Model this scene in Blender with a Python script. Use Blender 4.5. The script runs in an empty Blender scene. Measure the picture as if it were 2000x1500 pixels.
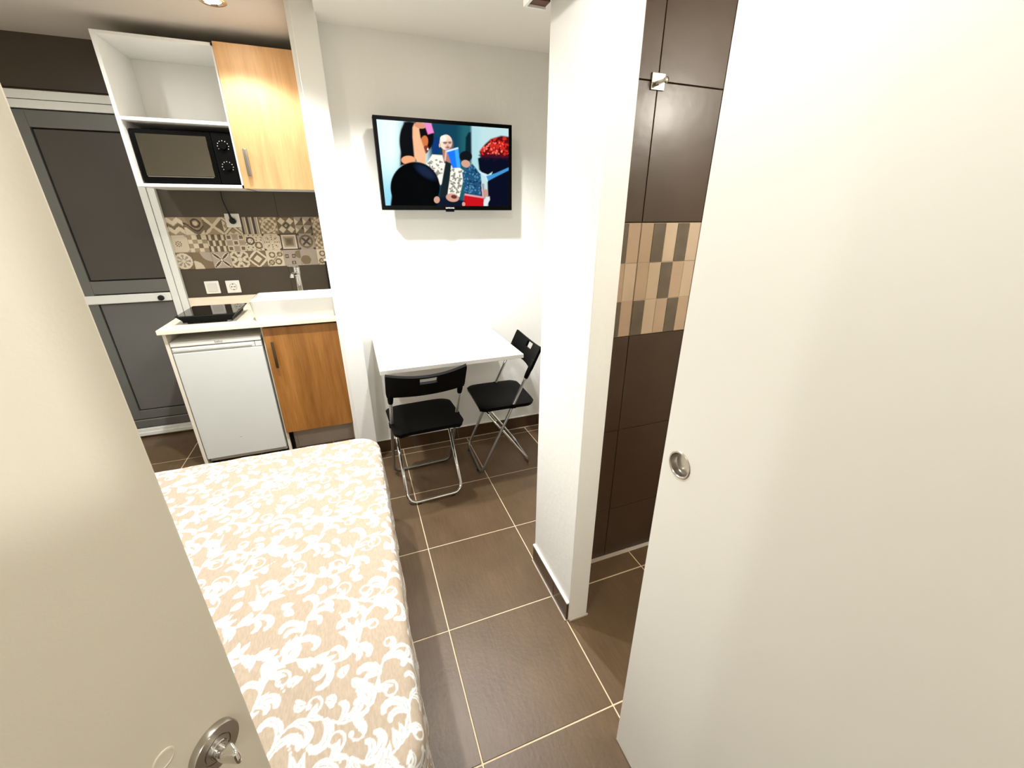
import bpy, bmesh, math, random
import numpy as np
from mathutils import Vector, Matrix

random.seed(7)
scene = bpy.context.scene
COL = scene.collection

# ------------------------------------------------------------------ camera, world, exposure
cam_data = bpy.data.cameras.new('camera')
cam_data.sensor_width = 36.0
cam_data.lens = 805.53 / 2000.0 * 36.0
cam_data.clip_start = 0.02
cam = bpy.data.objects.new('camera', cam_data)
COL.objects.link(cam)
_R = Vector((0.935543540, -0.353210281, 0.000884152))
_U = Vector((0.135064310, 0.360053810, 0.923102860))
_F = Vector((0.326367760, 0.863483500, -0.384552120))
cam.matrix_world = Matrix(((_R.x, _U.x, -_F.x, 0.0), (_R.y, _U.y, -_F.y, 0.0), (_R.z, _U.z, -_F.z, 1.4711), (0, 0, 0, 1)))
scene.camera = cam

world = bpy.data.worlds.new('world')
world.use_nodes = True
world.node_tree.nodes['Background'].inputs[0].default_value = (1.0, 0.93, 0.82, 1)
world.node_tree.nodes['Background'].inputs[1].default_value = 0.0
scene.world = world

vs = scene.view_settings
vs.view_transform = 'Standard'
vs.look = 'None'
vs.gamma = 1.0
vs.use_curve_mapping = False
vs.exposure = 1.82

WARM = (0.955, 0.985, 1.0)
L_TABLE_A, L_TABLE_B, L_BED, L_KITCHEN, L_BATH, L_HALL, L_HALL_FILL, L_DOOR, L_KITCHEN_FILL = 29.0, 27.0, 4.0, 7.6, 4.4, 17.0, 5.0, 7.6, 5.5


# ------------------------------------------------------------------ helpers
def lin(c):
    r = []
    for v in c:
        v = v / 255.0
        r.append(v / 12.92 if v <= 0.04045 else ((v + 0.055) / 1.055) ** 2.4)
    return r


def mat(name, rgb, rough=0.5, metal=0.0, var=0.0, vscale=8.0, bump=0.0, bscale=60.0, spec=0.5, coat=0.0, stretch=None, rgb2=None):
    m = bpy.data.materials.new(name)
    m.use_nodes = True
    nt = m.node_tree
    b = nt.nodes['Principled BSDF']
    c = lin(rgb)
    b.inputs['Roughness'].default_value = rough
    b.inputs['Metallic'].default_value = metal
    b.inputs['Specular IOR Level'].default_value = spec
    b.inputs['Coat Weight'].default_value = coat
    tc = nt.nodes.new('ShaderNodeTexCoord')
    mp = nt.nodes.new('ShaderNodeMapping')
    if stretch:
        mp.inputs['Scale'].default_value = stretch
    nt.links.new(tc.outputs['Object'], mp.inputs['Vector'])
    n = nt.nodes.new('ShaderNodeTexNoise')
    n.inputs['Scale'].default_value = vscale
    n.inputs['Detail'].default_value = 5.0
    nt.links.new(mp.outputs[0], n.inputs['Vector'])
    ramp = nt.nodes.new('ShaderNodeValToRGB')
    ramp.color_ramp.elements[0].position = 0.3
    ramp.color_ramp.elements[1].position = 0.7
    if rgb2 is not None:
        c2 = lin(rgb2)
        ramp.color_ramp.elements[0].color = (*c2, 1)
        ramp.color_ramp.elements[1].color = (*c, 1)
    else:
        ramp.color_ramp.elements[0].color = (*[v * (1 - var) for v in c], 1)
        ramp.color_ramp.elements[1].color = (*[min(1, v * (1 + var)) for v in c], 1)
    nt.links.new(n.outputs['Fac'], ramp.inputs[0])
    nt.links.new(ramp.outputs[0], b.inputs['Base Color'])
    if bump:
        n2 = nt.nodes.new('ShaderNodeTexNoise')
        n2.inputs['Scale'].default_value = bscale
        n2.inputs['Detail'].default_value = 4.0
        nt.links.new(mp.outputs[0], n2.inputs['Vector'])
        bp = nt.nodes.new('ShaderNodeBump')
        bp.inputs['Strength'].default_value = bump
        bp.inputs['Distance'].default_value = 0.01
        nt.links.new(n2.outputs['Fac'], bp.inputs['Height'])
        nt.links.new(bp.outputs[0], b.inputs['Normal'])
    return m


def mat_attr(name, rough=0.6, emit=0.0, bump=0.0, bscale=400.0, weave=0.0):
    m = bpy.data.materials.new(name)
    m.use_nodes = True
    nt = m.node_tree
    b = nt.nodes['Principled BSDF']
    b.inputs['Roughness'].default_value = rough
    a = nt.nodes.new('ShaderNodeAttribute')
    a.attribute_name = 'print'
    src = a.outputs['Color']
    if weave:
        tc = nt.nodes.new('ShaderNodeTexCoord')
        mp = nt.nodes.new('ShaderNodeMapping')
        mp.inputs['Scale'].default_value = (1.0, 0.25, 1.0)
        nt.links.new(tc.outputs['Object'], mp.inputs['Vector'])
        n = nt.nodes.new('ShaderNodeTexNoise')
        n.inputs['Scale'].default_value = 260.0
        n.inputs['Detail'].default_value = 3.0
        nt.links.new(mp.outputs[0], n.inputs['Vector'])
        mr = nt.nodes.new('ShaderNodeMapRange')
        mr.inputs[1].default_value = 0.3
        mr.inputs[2].default_value = 0.7
        mr.inputs[3].default_value = 1.0 - weave
        mr.inputs[4].default_value = 1.0 + weave * 0.6
        nt.links.new(n.outputs['Fac'], mr.inputs[0])
        mx = nt.nodes.new('ShaderNodeVectorMath')
        mx.operation = 'SCALE'
        nt.links.new(src, mx.inputs[0])
        nt.links.new(mr.outputs[0], mx.inputs[3])
        src = mx.outputs[0]
    if emit:
        b.inputs['Base Color'].default_value = (0.01, 0.01, 0.01, 1)
        nt.links.new(src, b.inputs['Emission Color'])
        b.inputs['Emission Strength'].default_value = emit
    else:
        nt.links.new(src, b.inputs['Base Color'])
    if bump:
        tc2 = nt.nodes.new('ShaderNodeTexCoord')
        n2 = nt.nodes.new('ShaderNodeTexNoise')
        n2.inputs['Scale'].default_value = bscale
        nt.links.new(tc2.outputs['Object'], n2.inputs['Vector'])
        bp = nt.nodes.new('ShaderNodeBump')
        bp.inputs['Strength'].default_value = bump
        bp.inputs['Distance'].default_value = 0.004
        nt.links.new(n2.outputs['Fac'], bp.inputs['Height'])
        nt.links.new(bp.outputs[0], b.inputs['Normal'])
    return m


def mat_wood(name, light, dark, rough=0.42, sx=9.0, sz=0.9):
    m = bpy.data.materials.new(name)
    m.use_nodes = True
    nt = m.node_tree
    b = nt.nodes['Principled BSDF']
    b.inputs['Roughness'].default_value = rough
    tc = nt.nodes.new('ShaderNodeTexCoord')
    mp = nt.nodes.new('ShaderNodeMapping')
    mp.inputs['Scale'].default_value = (sx, sx, sz)
    nt.links.new(tc.outputs['Object'], mp.inputs['Vector'])
    n = nt.nodes.new('ShaderNodeTexNoise')
    n.inputs['Scale'].default_value = 2.2
    n.inputs['Detail'].default_value = 8.0
    n.inputs['Roughness'].default_value = 0.62
    n.inputs['Distortion'].default_value = 0.35
    nt.links.new(mp.outputs[0], n.inputs['Vector'])
    mp2 = nt.nodes.new('ShaderNodeMapping')
    mp2.inputs['Scale'].default_value = (90, 90, 3)
    nt.links.new(tc.outputs['Object'], mp2.inputs['Vector'])
    n2 = nt.nodes.new('ShaderNodeTexNoise')
    n2.inputs['Scale'].default_value = 2.0
    n2.inputs['Detail'].default_value = 4.0
    nt.links.new(mp2.outputs[0], n2.inputs['Vector'])
    mix = nt.nodes.new('ShaderNodeMix')
    mix.inputs[0].default_value = 0.30
    nt.links.new(n.outputs['Fac'], mix.inputs[2])
    nt.links.new(n2.outputs['Fac'], mix.inputs[3])
    r = nt.nodes.new('ShaderNodeValToRGB')
    r.color_ramp.elements[0].position = 0.36
    r.color_ramp.elements[1].position = 0.62
    r.color_ramp.elements[0].color = (*lin(dark), 1)
    r.color_ramp.elements[1].color = (*lin(light), 1)
    nt.links.new(mix.outputs[0], r.inputs[0])
    nt.links.new(r.outputs[0], b.inputs['Base Color'])
    return m


def mat_emit(name, rgb, strength):
    m = bpy.data.materials.new(name)
    m.use_nodes = True
    b = m.node_tree.nodes['Principled BSDF']
    b.inputs['Base Color'].default_value = (0.8, 0.8, 0.8, 1)
    b.inputs['Emission Color'].default_value = (*rgb, 1)
    b.inputs['Emission Strength'].default_value = strength
    return m


def mat_floor_tile():
    m = mat('floor_tile_glaze', (105, 82, 57), rough=0.42, rgb2=(92, 71, 48), vscale=5.0, bump=0.06, bscale=70.0)
    nt = m.node_tree
    b = nt.nodes['Principled BSDF']
    # fine brushed streaks running along the tile
    tc = nt.nodes.new('ShaderNodeTexCoord')
    mp = nt.nodes.new('ShaderNodeMapping')
    mp.inputs['Scale'].default_value = (160, 9, 1)
    nt.links.new(tc.outputs['Object'], mp.inputs['Vector'])
    n = nt.nodes.new('ShaderNodeTexNoise')
    n.inputs['Scale'].default_value = 1.0
    n.inputs['Detail'].default_value = 3.0
    nt.links.new(mp.outputs[0], n.inputs['Vector'])
    mr = nt.nodes.new('ShaderNodeMapRange')
    mr.inputs[1].default_value = 0.3
    mr.inputs[2].default_value = 0.7
    mr.inputs[3].default_value = 0.9
    mr.inputs[4].default_value = 1.1
    nt.links.new(n.outputs['Fac'], mr.inputs[0])
    old = b.inputs['Base Color'].links[0].from_socket
    mx = nt.nodes.new('ShaderNodeVectorMath')
    mx.operation = 'SCALE'
    nt.links.new(old, mx.inputs[0])
    nt.links.new(mr.outputs[0], mx.inputs[3])
    nt.links.new(mx.outputs[0], b.inputs['Base Color'])
    return m


M = dict(
    wall=mat('white_wall_paint', (247, 245, 238), rough=0.75, var=0.012, vscale=2.5, bump=0.10, bscale=38.0),
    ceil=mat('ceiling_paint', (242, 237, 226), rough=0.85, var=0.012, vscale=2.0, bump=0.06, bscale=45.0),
    kceil=mat('kitchen_ceiling_dimmed', (204, 195, 182), rough=0.8, var=0.012, vscale=2.0, bump=0.06, bscale=45.0),  # weaker light over the kitchen painted in as a darker tone
    grout=mat('floor_grout', (226, 204, 172), rough=0.9, var=0.08, vscale=40, bump=0.2, bscale=200),
    tile=mat_floor_tile(),
    skirt=mat('skirting_tile_glaze', (80, 58, 36), rough=0.25, var=0.10, vscale=9),
    bgrout=mat('dark_wall_grout', (84, 64, 50), rough=0.8, var=0.06),
    btile=mat('glossy_brown_wall_tile', (72, 55, 41), rough=0.27, var=0.07, vscale=4, bump=0.16, bscale=7),
    ktile=mat('matt_brown_wall_tile', (72, 62, 50), rough=0.38, var=0.06, vscale=3),
    mos_a=mat('beige_mosaic_glaze', (186, 160, 134), rough=0.35, var=0.05, vscale=14),
    mos_b=mat('light_beige_mosaic_glaze', (200, 178, 152), rough=0.35, var=0.05, vscale=14),
    mos_c=mat('grey_brown_mosaic_glaze', (104, 92, 76), rough=0.35, var=0.14, vscale=22),
    door=mat('white_door_lacquer', (248, 245, 236), rough=0.42, var=0.01, vscale=2),
    door2=mat('cream_door_lacquer', (222, 212, 193), rough=0.5, var=0.01, vscale=2, bump=0.02, bscale=300),
    white=mat('white_laminate', (244, 242, 236), rough=0.4, var=0.01),
    offwhite=mat('cream_laminate', (238, 230, 212), rough=0.4, var=0.01),
    fridge=mat('white_fridge_enamel', (222, 224, 218), rough=0.3, var=0.01, bump=0.02, bscale=260),
    ceramic=mat('white_ceramic', (226, 224, 216), rough=0.08, var=0.005, coat=0.3),
    worktop=mat('cream_worktop', (244, 234, 212), rough=0.35, var=0.04, vscale=30),
    upstand=mat('pale_wood_upstand', (238, 222, 200), rough=0.5, var=0.05, vscale=12, stretch=(1, 1, 8)),
    wood_up=mat_wood('light_beech_laminate', (214, 170, 118), (194, 148, 98)),  # same wood as the lower door, brighter light put into its colour
    wood_lo=mat_wood('shaded_wood_laminate', (178, 122, 60), (142, 90, 36)),  # same wood as the upper door, darkened to stand for weaker light
    steel=mat('brushed_steel', (186, 180, 170), rough=0.28, metal=1.0, var=0.04, vscale=30),
    chrome=mat('chrome', (222, 220, 216), rough=0.07, metal=1.0),
    grey_steel=mat('grey_painted_tube', (150, 148, 142), rough=0.3, metal=0.85, var=0.03),
    handle=mat('satin_nickel_handle', (150, 145, 135), rough=0.35, metal=0.9, var=0.03),
    handle_dk=mat('dark_bronze_handle', (96, 80, 56), rough=0.4, metal=0.8, var=0.03),
    black=mat('black_plastic', (4, 4, 4), rough=0.5, var=0.1, bump=0.05, bscale=500, spec=0.09),
    blackgloss=mat('black_glass', (4, 4, 5), rough=0.05, var=0.0, spec=0.5),
    blacksatin=mat('black_satin_lacquer', (3, 3, 3), rough=0.3, var=0.0, spec=0.12),
    microglass=mat('microwave_window_glass', (118, 112, 98), rough=0.06, metal=0.85, var=0.0),
    rubber=mat('black_rubber', (12, 12, 12), rough=0.7),
    alu=mat('grey_aluminium', (108, 108, 102), rough=0.45, metal=0.25, var=0.03, vscale=5),
    alupanel=mat('dark_grey_panel', (68, 62, 56), rough=0.35, var=0.05, vscale=3),
    alupanel2=mat('mid_grey_panel', (100, 98, 94), rough=0.38, var=0.05, vscale=3),
    framewhite=mat('white_aluminium_frame', (236, 236, 228), rough=0.35, var=0.01),
    plinth=mat('grey_plinth', (172, 160, 144), rough=0.5, var=0.04),
    socket=mat('white_socket_plastic', (238, 232, 222), rough=0.35),
    socket2=mat('socket_insert_plastic', (218, 214, 206), rough=0.35),
    dkbrown=mat('brown_hardboard', (88, 48, 16), rough=0.6, var=0.12, vscale=20),
    mattress=mat('mattress_ticking', (232, 228, 218), rough=0.9, var=0.03),
    base=mat('bed_base_fabric', (120, 104, 88), rough=0.9, var=0.05),
    seal=mat('grey_sealant', (196, 184, 168), rough=0.6, var=0.06, vscale=30),
    print=mat('white_print', (230, 228, 222), rough=0.5),
    globe=mat_emit('opal_globe_glow', (1.0, 0.95, 0.88), 4.0),
    bulb=mat_emit('lamp_glow', (1.0, 0.93, 0.8), 40.0),
)


def link(name, me, m=None, parent=None, smooth=False):
    o = bpy.data.objects.new(name, me)
    if m is not None and len(me.materials) == 0:
        me.materials.append(m)
    if parent is not None:
        o.parent = parent
    COL.objects.link(o)
    if smooth:
        for p in me.polygons:
            p.use_smooth = True
    return o


def build(name, bm, m, parent=None, smooth=False):
    me = bpy.data.meshes.new(name)
    bmesh.ops.recalc_face_normals(bm, faces=bm.faces)
    bm.to_mesh(me)
    bm.free()
    return link(name, me, m, parent, smooth)


def add_box(bm, x0, x1, y0, y1, z0, z1, bevel=0.0, seg=2, rot=None):
    vs_ = [bm.verts.new(v) for v in ((x0, y0, z0), (x1, y0, z0), (x1, y1, z0), (x0, y1, z0), (x0, y0, z1), (x1, y0, z1), (x1, y1, z1), (x0, y1, z1))]
    fs = [bm.faces.new([vs_[i] for i in f]) for f in ((3, 2, 1, 0), (4, 5, 6, 7), (0, 1, 5, 4), (1, 2, 6, 5), (2, 3, 7, 6), (3, 0, 4, 7))]
    if bevel:
        es = list({e for f in fs for e in f.edges})
        bmesh.ops.bevel(bm, geom=es, offset=bevel, segments=seg, affect='EDGES', profile=0.5)
    return bm


def box(name, x0, x1, y0, y1, z0, z1, m, parent=None, bevel=0.0, seg=2, smooth=False):
    bm = bmesh.new()
    add_box(bm, x0, x1, y0, y1, z0, z1, bevel, seg)
    return build(name, bm, m, parent, smooth)


def fillet(pts, r, n=6):
    pts = [Vector(p) for p in pts]
    out = [pts[0]]
    for i in range(1, len(pts) - 1):
        a, b, c = pts[i - 1], pts[i], pts[i + 1]
        d1, d2 = (a - b), (c - b)
        rr = min(r, d1.length * 0.49, d2.length * 0.49)
        p, q = b + d1.normalized() * rr, b + d2.normalized() * rr
        for k in range(n + 1):
            t = k / n
            out.append((1 - t) ** 2 * p + 2 * t * (1 - t) * b + t * t * q)
    out.append(pts[-1])
    return out


def add_tube(bm, pts, r, seg=10, closed=False, radii=None):
    pts = [Vector(p) for p in pts]
    n = len(pts)
    rings = []
    prev = None
    for i, p in enumerate(pts):
        if closed:
            t = (pts[(i + 1) % n] - pts[i - 1]).normalized()
        else:
            t = (pts[min(i + 1, n - 1)] - pts[max(i - 1, 0)]).normalized()
        if prev is None:
            a = Vector((0, 0, 1)) if abs(t.z) < 0.9 else Vector((1, 0, 0))
            u = t.cross(a).normalized()
        else:
            u = (prev - t * prev.dot(t)).normalized()
        prev = u
        w = t.cross(u)
        rr = radii[i] if radii else r
        rings.append([bm.verts.new(p + (u * math.cos(2 * math.pi * k / seg) + w * math.sin(2 * math.pi * k / seg)) * rr) for k in range(seg)])
    m_ = n if closed else n - 1
    for i in range(m_):
        a, b = rings[i], rings[(i + 1) % n]
        for k in range(seg):
            bm.faces.new((a[k], a[(k + 1) % seg], b[(k + 1) % seg], b[k]))
    if not closed:
        bm.faces.new(rings[0][::-1])
        bm.faces.new(rings[-1])
    return bm


def tube(name, pts, r, m, parent=None, seg=10, closed=False, radii=None):
    bm = bmesh.new()
    add_tube(bm, pts, r, seg, closed, radii)
    return build(name, bm, m, parent, True)


def add_lathe(bm, profile, origin, axis, seg=32, up=None):
    """profile: (radius, height along axis)"""
    origin = Vector(origin)
    axis = Vector(axis).normalized()
    a = Vector(up) if up else (Vector((0, 0, 1)) if abs(axis.z) < 0.9 else Vector((1, 0, 0)))
    u = axis.cross(a).normalized()
    w = axis.cross(u)
    rings = []
    for r, h in profile:
        if r < 1e-6:
            rings.append([bm.verts.new(origin + axis * h)])
        else:
            rings.append([bm.verts.new(origin + axis * h + (u * math.cos(2 * math.pi * k / seg) + w * math.sin(2 * math.pi * k / seg)) * r) for k in range(seg)])
    for A, B in zip(rings[:-1], rings[1:]):
        for k in range(seg):
            k2 = (k + 1) % seg
            if len(A) == 1 and len(B) == 1:
                continue
            if len(A) == 1:
                bm.faces.new((A[0], B[k2], B[k]))
            elif len(B) == 1:
                bm.faces.new((A[k], A[k2], B[0]))
            else:
                bm.faces.new((A[k], A[k2], B[k2], B[k]))
    return bm


def lathe(name, profile, origin, axis, m, parent=None, seg=32, smooth=True):
    bm = bmesh.new()
    add_lathe(bm, profile, origin, axis, seg)
    o = build(name, bm, m, parent, smooth)
    if smooth:
        es = [e for e in o.data.edges]
        o.data.set_sharp_from_angle(angle=math.radians(38))
    return o


def empty(name, loc=(0, 0, 0), rz=0.0):
    o = bpy.data.objects.new(name, None)
    o.empty_display_size = 0.1
    o.location = loc
    o.rotation_euler = (0, 0, rz)
    COL.objects.link(o)
    return o


def tag(o, label, cat, group=None):
    o['label'] = label
    o['category'] = cat
    if group:
        o['group'] = group
    return o


def struct(o, label=None):
    o['kind'] = 'structure'
    if label:
        o['label'] = label
        o['category'] = label_cat(o.name)
    return o


def label_cat(n):
    return n.split('_')[0].split('.')[0]


def text_mesh(name, body, size, m, parent, loc, rot, extrude=0.0004):
    cu = bpy.data.curves.new(name, 'FONT')
    cu.body = body
    cu.size = size
    cu.align_x = 'CENTER'
    cu.align_y = 'CENTER'
    cu.extrude = extrude
    tmp = bpy.data.objects.new(name + '_tmp', cu)
    COL.objects.link(tmp)
    bpy.context.view_layer.update()
    dg = bpy.context.evaluated_depsgraph_get()
    me = bpy.data.meshes.new_from_object(tmp.evaluated_get(dg))
    bpy.data.objects.remove(tmp)
    me.name = name
    me.materials.clear()
    me.materials.append(m)
    o = bpy.data.objects.new(name, me)
    COL.objects.link(o)
    o.parent = parent
    o.location = loc
    o.rotation_euler = rot
    return o


# ------------------------------------------------------------------ room shell
H = 2.265          # ceiling over the nook
HK = 2.31          # ceiling over the kitchen
YW = 2.504         # wall behind the table
YK = 3.33          # wall behind the kitchen
XP = 0.6056        # left face of the pillar

# floor: slab of grout with single tiles on it
floor = struct(box('floor', -2.05, 1.95, -1.7, 3.42, -0.06, -0.0015, M['grout']), 'brown square floor tiles with pale joints through the whole room')
XB, TX, Y0, TY, G = 0.601, 0.4398, 1.9857, 0.441, 0.0022
tile_bm = bmesh.new()
add_box(tile_bm, -TX / 2 + G, TX / 2 - G, -TY / 2 + G, TY / 2 - G, -0.008, 0.0, 0.0012, 1)
tile_me = bpy.data.meshes.new('floor_tile')
bmesh.ops.recalc_face_normals(tile_bm, faces=tile_bm.faces)
tile_bm.to_mesh(tile_me)
tile_bm.free()
tile_me.materials.append(M['tile'])
rt = random.Random(3)
for i in range(-6, 4):
    for j in range(-9, 4):
        cx, cy = XB + (i + 0.5) * TX - 0.0, Y0 + (j + 0.5) * TY
        if cx < -2.05 + TX * 0.2 or cx > 1.95 or cy < -1.7 or cy > 3.36 + TY * 0.2:
            continue
        t = bpy.data.objects.new('floor_tile', tile_me)
        t.location = (cx, cy, rt.uniform(-0.0004, 0.0004))
        t.parent = floor
        COL.objects.link(t)


def wall(name, *b, m='wall', label=None, bevel=0.0):
    return struct(box(name, *b, M[m], bevel=bevel), label)


wall('wall_back', -0.004, 1.45, YW, YW + 0.10, 0, 2.40, label='white wall behind the folding table and television')
wall('wall_column', -0.098, 0.004, 2.40, YW + 0.10, 0, 2.40, label='slim white column between the kitchen and the dining nook', bevel=0.004)
wall('wall_partition', -0.116, -0.098, 2.415, YK, 0, 2.40, label='white wall closing the kitchen on its right')
kw = wall('wall_kitchen', -2.05, -0.004, YK, YK + 0.10, 0, 2.40, m='bgrout', label='brown tiled wall behind the kitchen')
wall('wall_left', -2.05, -1.93, -0.37, YK, 0, 2.40, label='white wall beside the bed')
wall('wall_right', XP, 0.6862, 0.9795, 1.308, 0, 2.40, label='white end of wall beside the bathroom opening', bevel=0.003)
wall('wall_right_lintel', XP, 0.6862, -0.05, 0.9795, 2.06, 2.40, label='white wall over the bathroom opening')
wall('wall_right_near', XP, 0.6862, -1.70, -0.05, 0, 2.40, label='white wall behind the sliding door')
bw = wall('wall_bathroom', 0.6862, 1.85, 1.222, 1.308, 0, 2.40, m='bgrout', label='brown tiled bathroom wall with a beige mosaic band')
wall('wall_bathroom_right', 1.85, 1.95, -0.60, 1.308, 0, 2.40, label='white right wall of the bathroom')
wall('wall_bathroom_front', 0.6862, 1.95, -0.70, -0.60, 0, 2.40, label='white front wall of the bathroom')
wall('wall_nook_right', 1.35, 1.45, 1.308, YW, 0, 2.40, label='white right wall of the dining nook')
wall('wall_entrance', -1.93, -0.70, -0.37, -0.27, 0, 2.40, label='white wall left of the entrance')
wall('wall_entrance_right', 0.12, XP, -0.37, -0.27, 0, 2.40, label='white wall right of the entrance')
wall('wall_entrance_lintel', -0.70, 0.12, -0.37, -0.27, 2.07, 2.40, label='white wall over the entrance')
wall('wall_hall_left', -1.0, -0.9, -1.70, -0.37, 0, 2.40, label='white wall of the hallway')
wall('wall_hall_end', -1.0, XP, -1.80, -1.70, 0, 2.40, label='white end wall of the hallway')

ceil_n = struct(box('ceiling', 0.0, 1.95, -1.80, 2.60, H, H + 0.03, M['ceil']), 'white ceiling over the dining nook and bathroom')
ceil_k = struct(box('ceiling_kitchen', -2.05, 0.0, -1.80, 3.43, HK, HK + 0.03, M['kceil']), 'ceiling over the kitchen and bed, its shade put into the colour')
struct(box('ceiling_edge', -0.002, 0.0, -1.80, 2.40, H, HK, M['ceil']), 'narrow step between the two ceilings')


# brown tile skirting, tile by tile
def skirting(name, along, fixed, a0, a1, piece, start, label, thick=0.009, h=0.088, back=1):
    root = empty(name)
    struct(root, label)
    root['category'] = 'baseboard'
    a = start
    while a < a1:
        s, e = max(a, a0), min(a + piece, a1)
        if e - s > 0.01:
            if along == 'x':
                box('skirting_tile', s + 0.0012, e - 0.0012, fixed - thick, fixed, 0.001, h, M['skirt'], root, 0.001, 1)
            else:
                box('skirting_tile', fixed - thick, fixed, s + 0.0012, e - 0.0012, 0.001, h, M['skirt'], root, 0.001, 1)
        a += piece
    if along == 'x':
        box('sealant_cap', a0, a1, fixed - thick + 0.001, fixed, h, h + 0.006, M['wall'], root, 0.001, 1)
        box('floor_joint', a0, a1, fixed - thick - 0.004, fixed, -0.001, 0.003, M['seal'], root)
    else:
        box('sealant_cap', fixed - thick - 0.001, fixed, a0, a1, h, h + 0.007, M['wall'], root, 0.001, 1)
        box('floor_joint', fixed - thick - 0.005, fixed, a0, a1, -0.001, 0.004, M['seal'], root)
    return root


skirting('baseboard_back', 'x', YW, 0.004, 1.35, 0.2999, 0.241 - 0.2999, 'brown tile baseboard under the table')
skirting('baseboard_right', 'y', XP, 0.982, 1.308, 0.21, 0.9795 - 0.092 + 0.0, 'brown tile baseboard of the pillar')
struct(box('trim_1', XP + 0.001, 0.690, 0.9725, 0.9790, -0.001, 0.010, M['seal'], None, 0.002, 1), 'pale sealant line at the foot of the pillar')
struct(box('trim_2', 0.6862, 1.85, 1.196, 1.2138, -0.001, 0.004, M['seal'], None, 0.001, 1), 'pale sealant line at the foot of the bathroom wall')

# bathroom wall tiles, 25 x 40 cm, with a band of printed strips
zrow = [0.002, 0.267, 0.662, 1.053, 1.440, 1.826, 2.22]
xcol = [0.6870, 0.9165, 1.1665, 1.4165, 1.6665, 1.85]
GB = 0.0014
pat = [  # rows top to bottom, five strips per tile, repeating from x = 0.9165
    'acbcb', 'abcab', 'cbaca']
pat_left = ['bbaca', 'abbab', 'accca']
for r in range(len(zrow) - 1):
    for c in range(len(xcol) - 1):
        x0, x1, z0, z1 = xcol[c] + GB, xcol[c + 1] - GB, zrow[r] + GB, zrow[r + 1] - GB
        if r == 3:
            box('mosaic_backing', x0, x1, 1.2156, 1.2219, z0, z1, M['mos_b'], bw)
            hh = (z1 - z0) / 3
            for k in range(3):
                for q in range(5):
                    s0 = xcol[c + 1] - 0.05 * (5 - q) if c == 0 else xcol[c] + 0.05 * q
                    s1 = s0 + 0.05
                    if s1 < x0 + 0.004:
                        continue
                    s0, s1 = max(s0, x0), min(s1, x1)
                    if s1 - s0 < 0.004:
                        continue
                    top = z1 - hh * k
                    ch = (pat_left if c == 0 else pat)[k][q]
                    g0 = 0.0004
                    box('mosaic_strip', s0 + g0, s1 - g0, 1.2138 - (0.0006 if ch == 'c' else 0.0), 1.2154, top - hh + 0.0012, top - 0.0012, M['mos_' + ch], bw, 0.0008, 1)
        else:
            box('wall_tile', x0, x1, 1.2138, 1.2215, z0, z1, M['btile'], bw, 0.0012, 2)

# kitchen wall tiles (plain) and the patchwork band
kz = [0.0, 0.40, 0.80, 1.125, 1.440, 1.755, 2.07, 2.312]
kx = [-2.05, -1.67, -1.04, -0.41, -0.116]
for r in range(len(kz) - 1):
    for c in range(len(kx) - 1):
        if r == 3 and c >= 2:
            continue
        if c < 2 and r < 6:
            continue
        box('wall_tile', kx[c] + 0.0007, kx[c + 1] - 0.0007, YK - 0.009, YK - 0.0005, kz[r] + 0.0007, kz[r + 1] - 0.0007, M['ktile'], kw, 0.0006, 1)

# ---- patchwork tiles: each a tile with its print in a colour attribute
CREAM, BROWN, DARK, GREY, TAN = [np.array(lin(c)) for c in ((214, 198, 172), (116, 98, 72), (74, 60, 52), (166, 152, 136), (160, 140, 110))]
NP = 30
uu, vv = np.meshgrid((np.arange(NP) + 0.5) / NP, (np.arange(NP) + 0.5) / NP)   # u right, v up
X_, Y_ = uu - 0.5, vv - 0.5
R_, A_ = np.hypot(X_, Y_), np.arctan2(Y_, X_)
D1 = np.abs(X_) + np.abs(Y_)


def pick(*layers):
    """layers: (mask, colour) painted in order; the first is the ground"""
    img = np.zeros((NP, NP, 3))
    img[:] = layers[0]
    for m_, c_ in layers[1:]:
        img[m_] = c_
    return img


def tri(x):
    return np.abs((x % 1.0) - 0.5) * 2


def p_zigzag():
    z = vv * 4 + tri(uu * 2) * 0.8
    return pick(CREAM, ((z % 2) < 0.9, TAN), (((z % 4) > 2.0) & ((z % 4) < 2.7), BROWN))


def p_scroll():
    s = np.sin(uu * 5 + 1.5) * 0.22 + 0.45
    m1 = np.abs(vv - s) < 0.05
    rr = np.hypot(uu - 0.62, vv - 0.66)
    return pick(TAN, (vv < s, BROWN * 1.1), (np.abs(rr - 0.22) < 0.05, DARK), (np.abs(rr - 0.06) < 0.06, CREAM), (m1, DARK), ((vv < s - 0.22), CREAM))


def p_cross():
    return pick(TAN, (np.abs(X_) > np.abs(Y_), BROWN), (np.abs(np.abs(X_) - np.abs(Y_)) < 0.10, CREAM))


def p_cross2():
    d = np.minimum(np.abs(X_ - Y_), np.abs(X_ + Y_))
    return pick(CREAM, (D1 < 0.5, TAN), (d < 0.16, BROWN), (d < 0.07, CREAM))


def p_stripes():
    k = (uu * 3) % 1.0
    return pick(DARK, ((k > 0.3) & (k < 0.92), GREY * 1.1), ((k > 0.72) & (k < 0.92), CREAM))


def p_floral():
    k = np.sin(uu * 19) * np.sin(vv * 19)
    return pick(TAN * 1.1, (k > 0.35, CREAM), (k < -0.45, BROWN * 1.2), (np.abs(R_ - 0.36) < 0.035, CREAM))


def p_diamonds():
    d = np.minimum.reduce([np.abs(X_ - sx * 0.25) + np.abs(Y_ - sy * 0.25) for sx in (-1, 1) for sy in (-1, 1)])
    return pick(BROWN, (d < 0.22, CREAM), (D1 < 0.17, DARK), (D1 < 0.10, CREAM), (D1 < 0.04, DARK))


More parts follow.
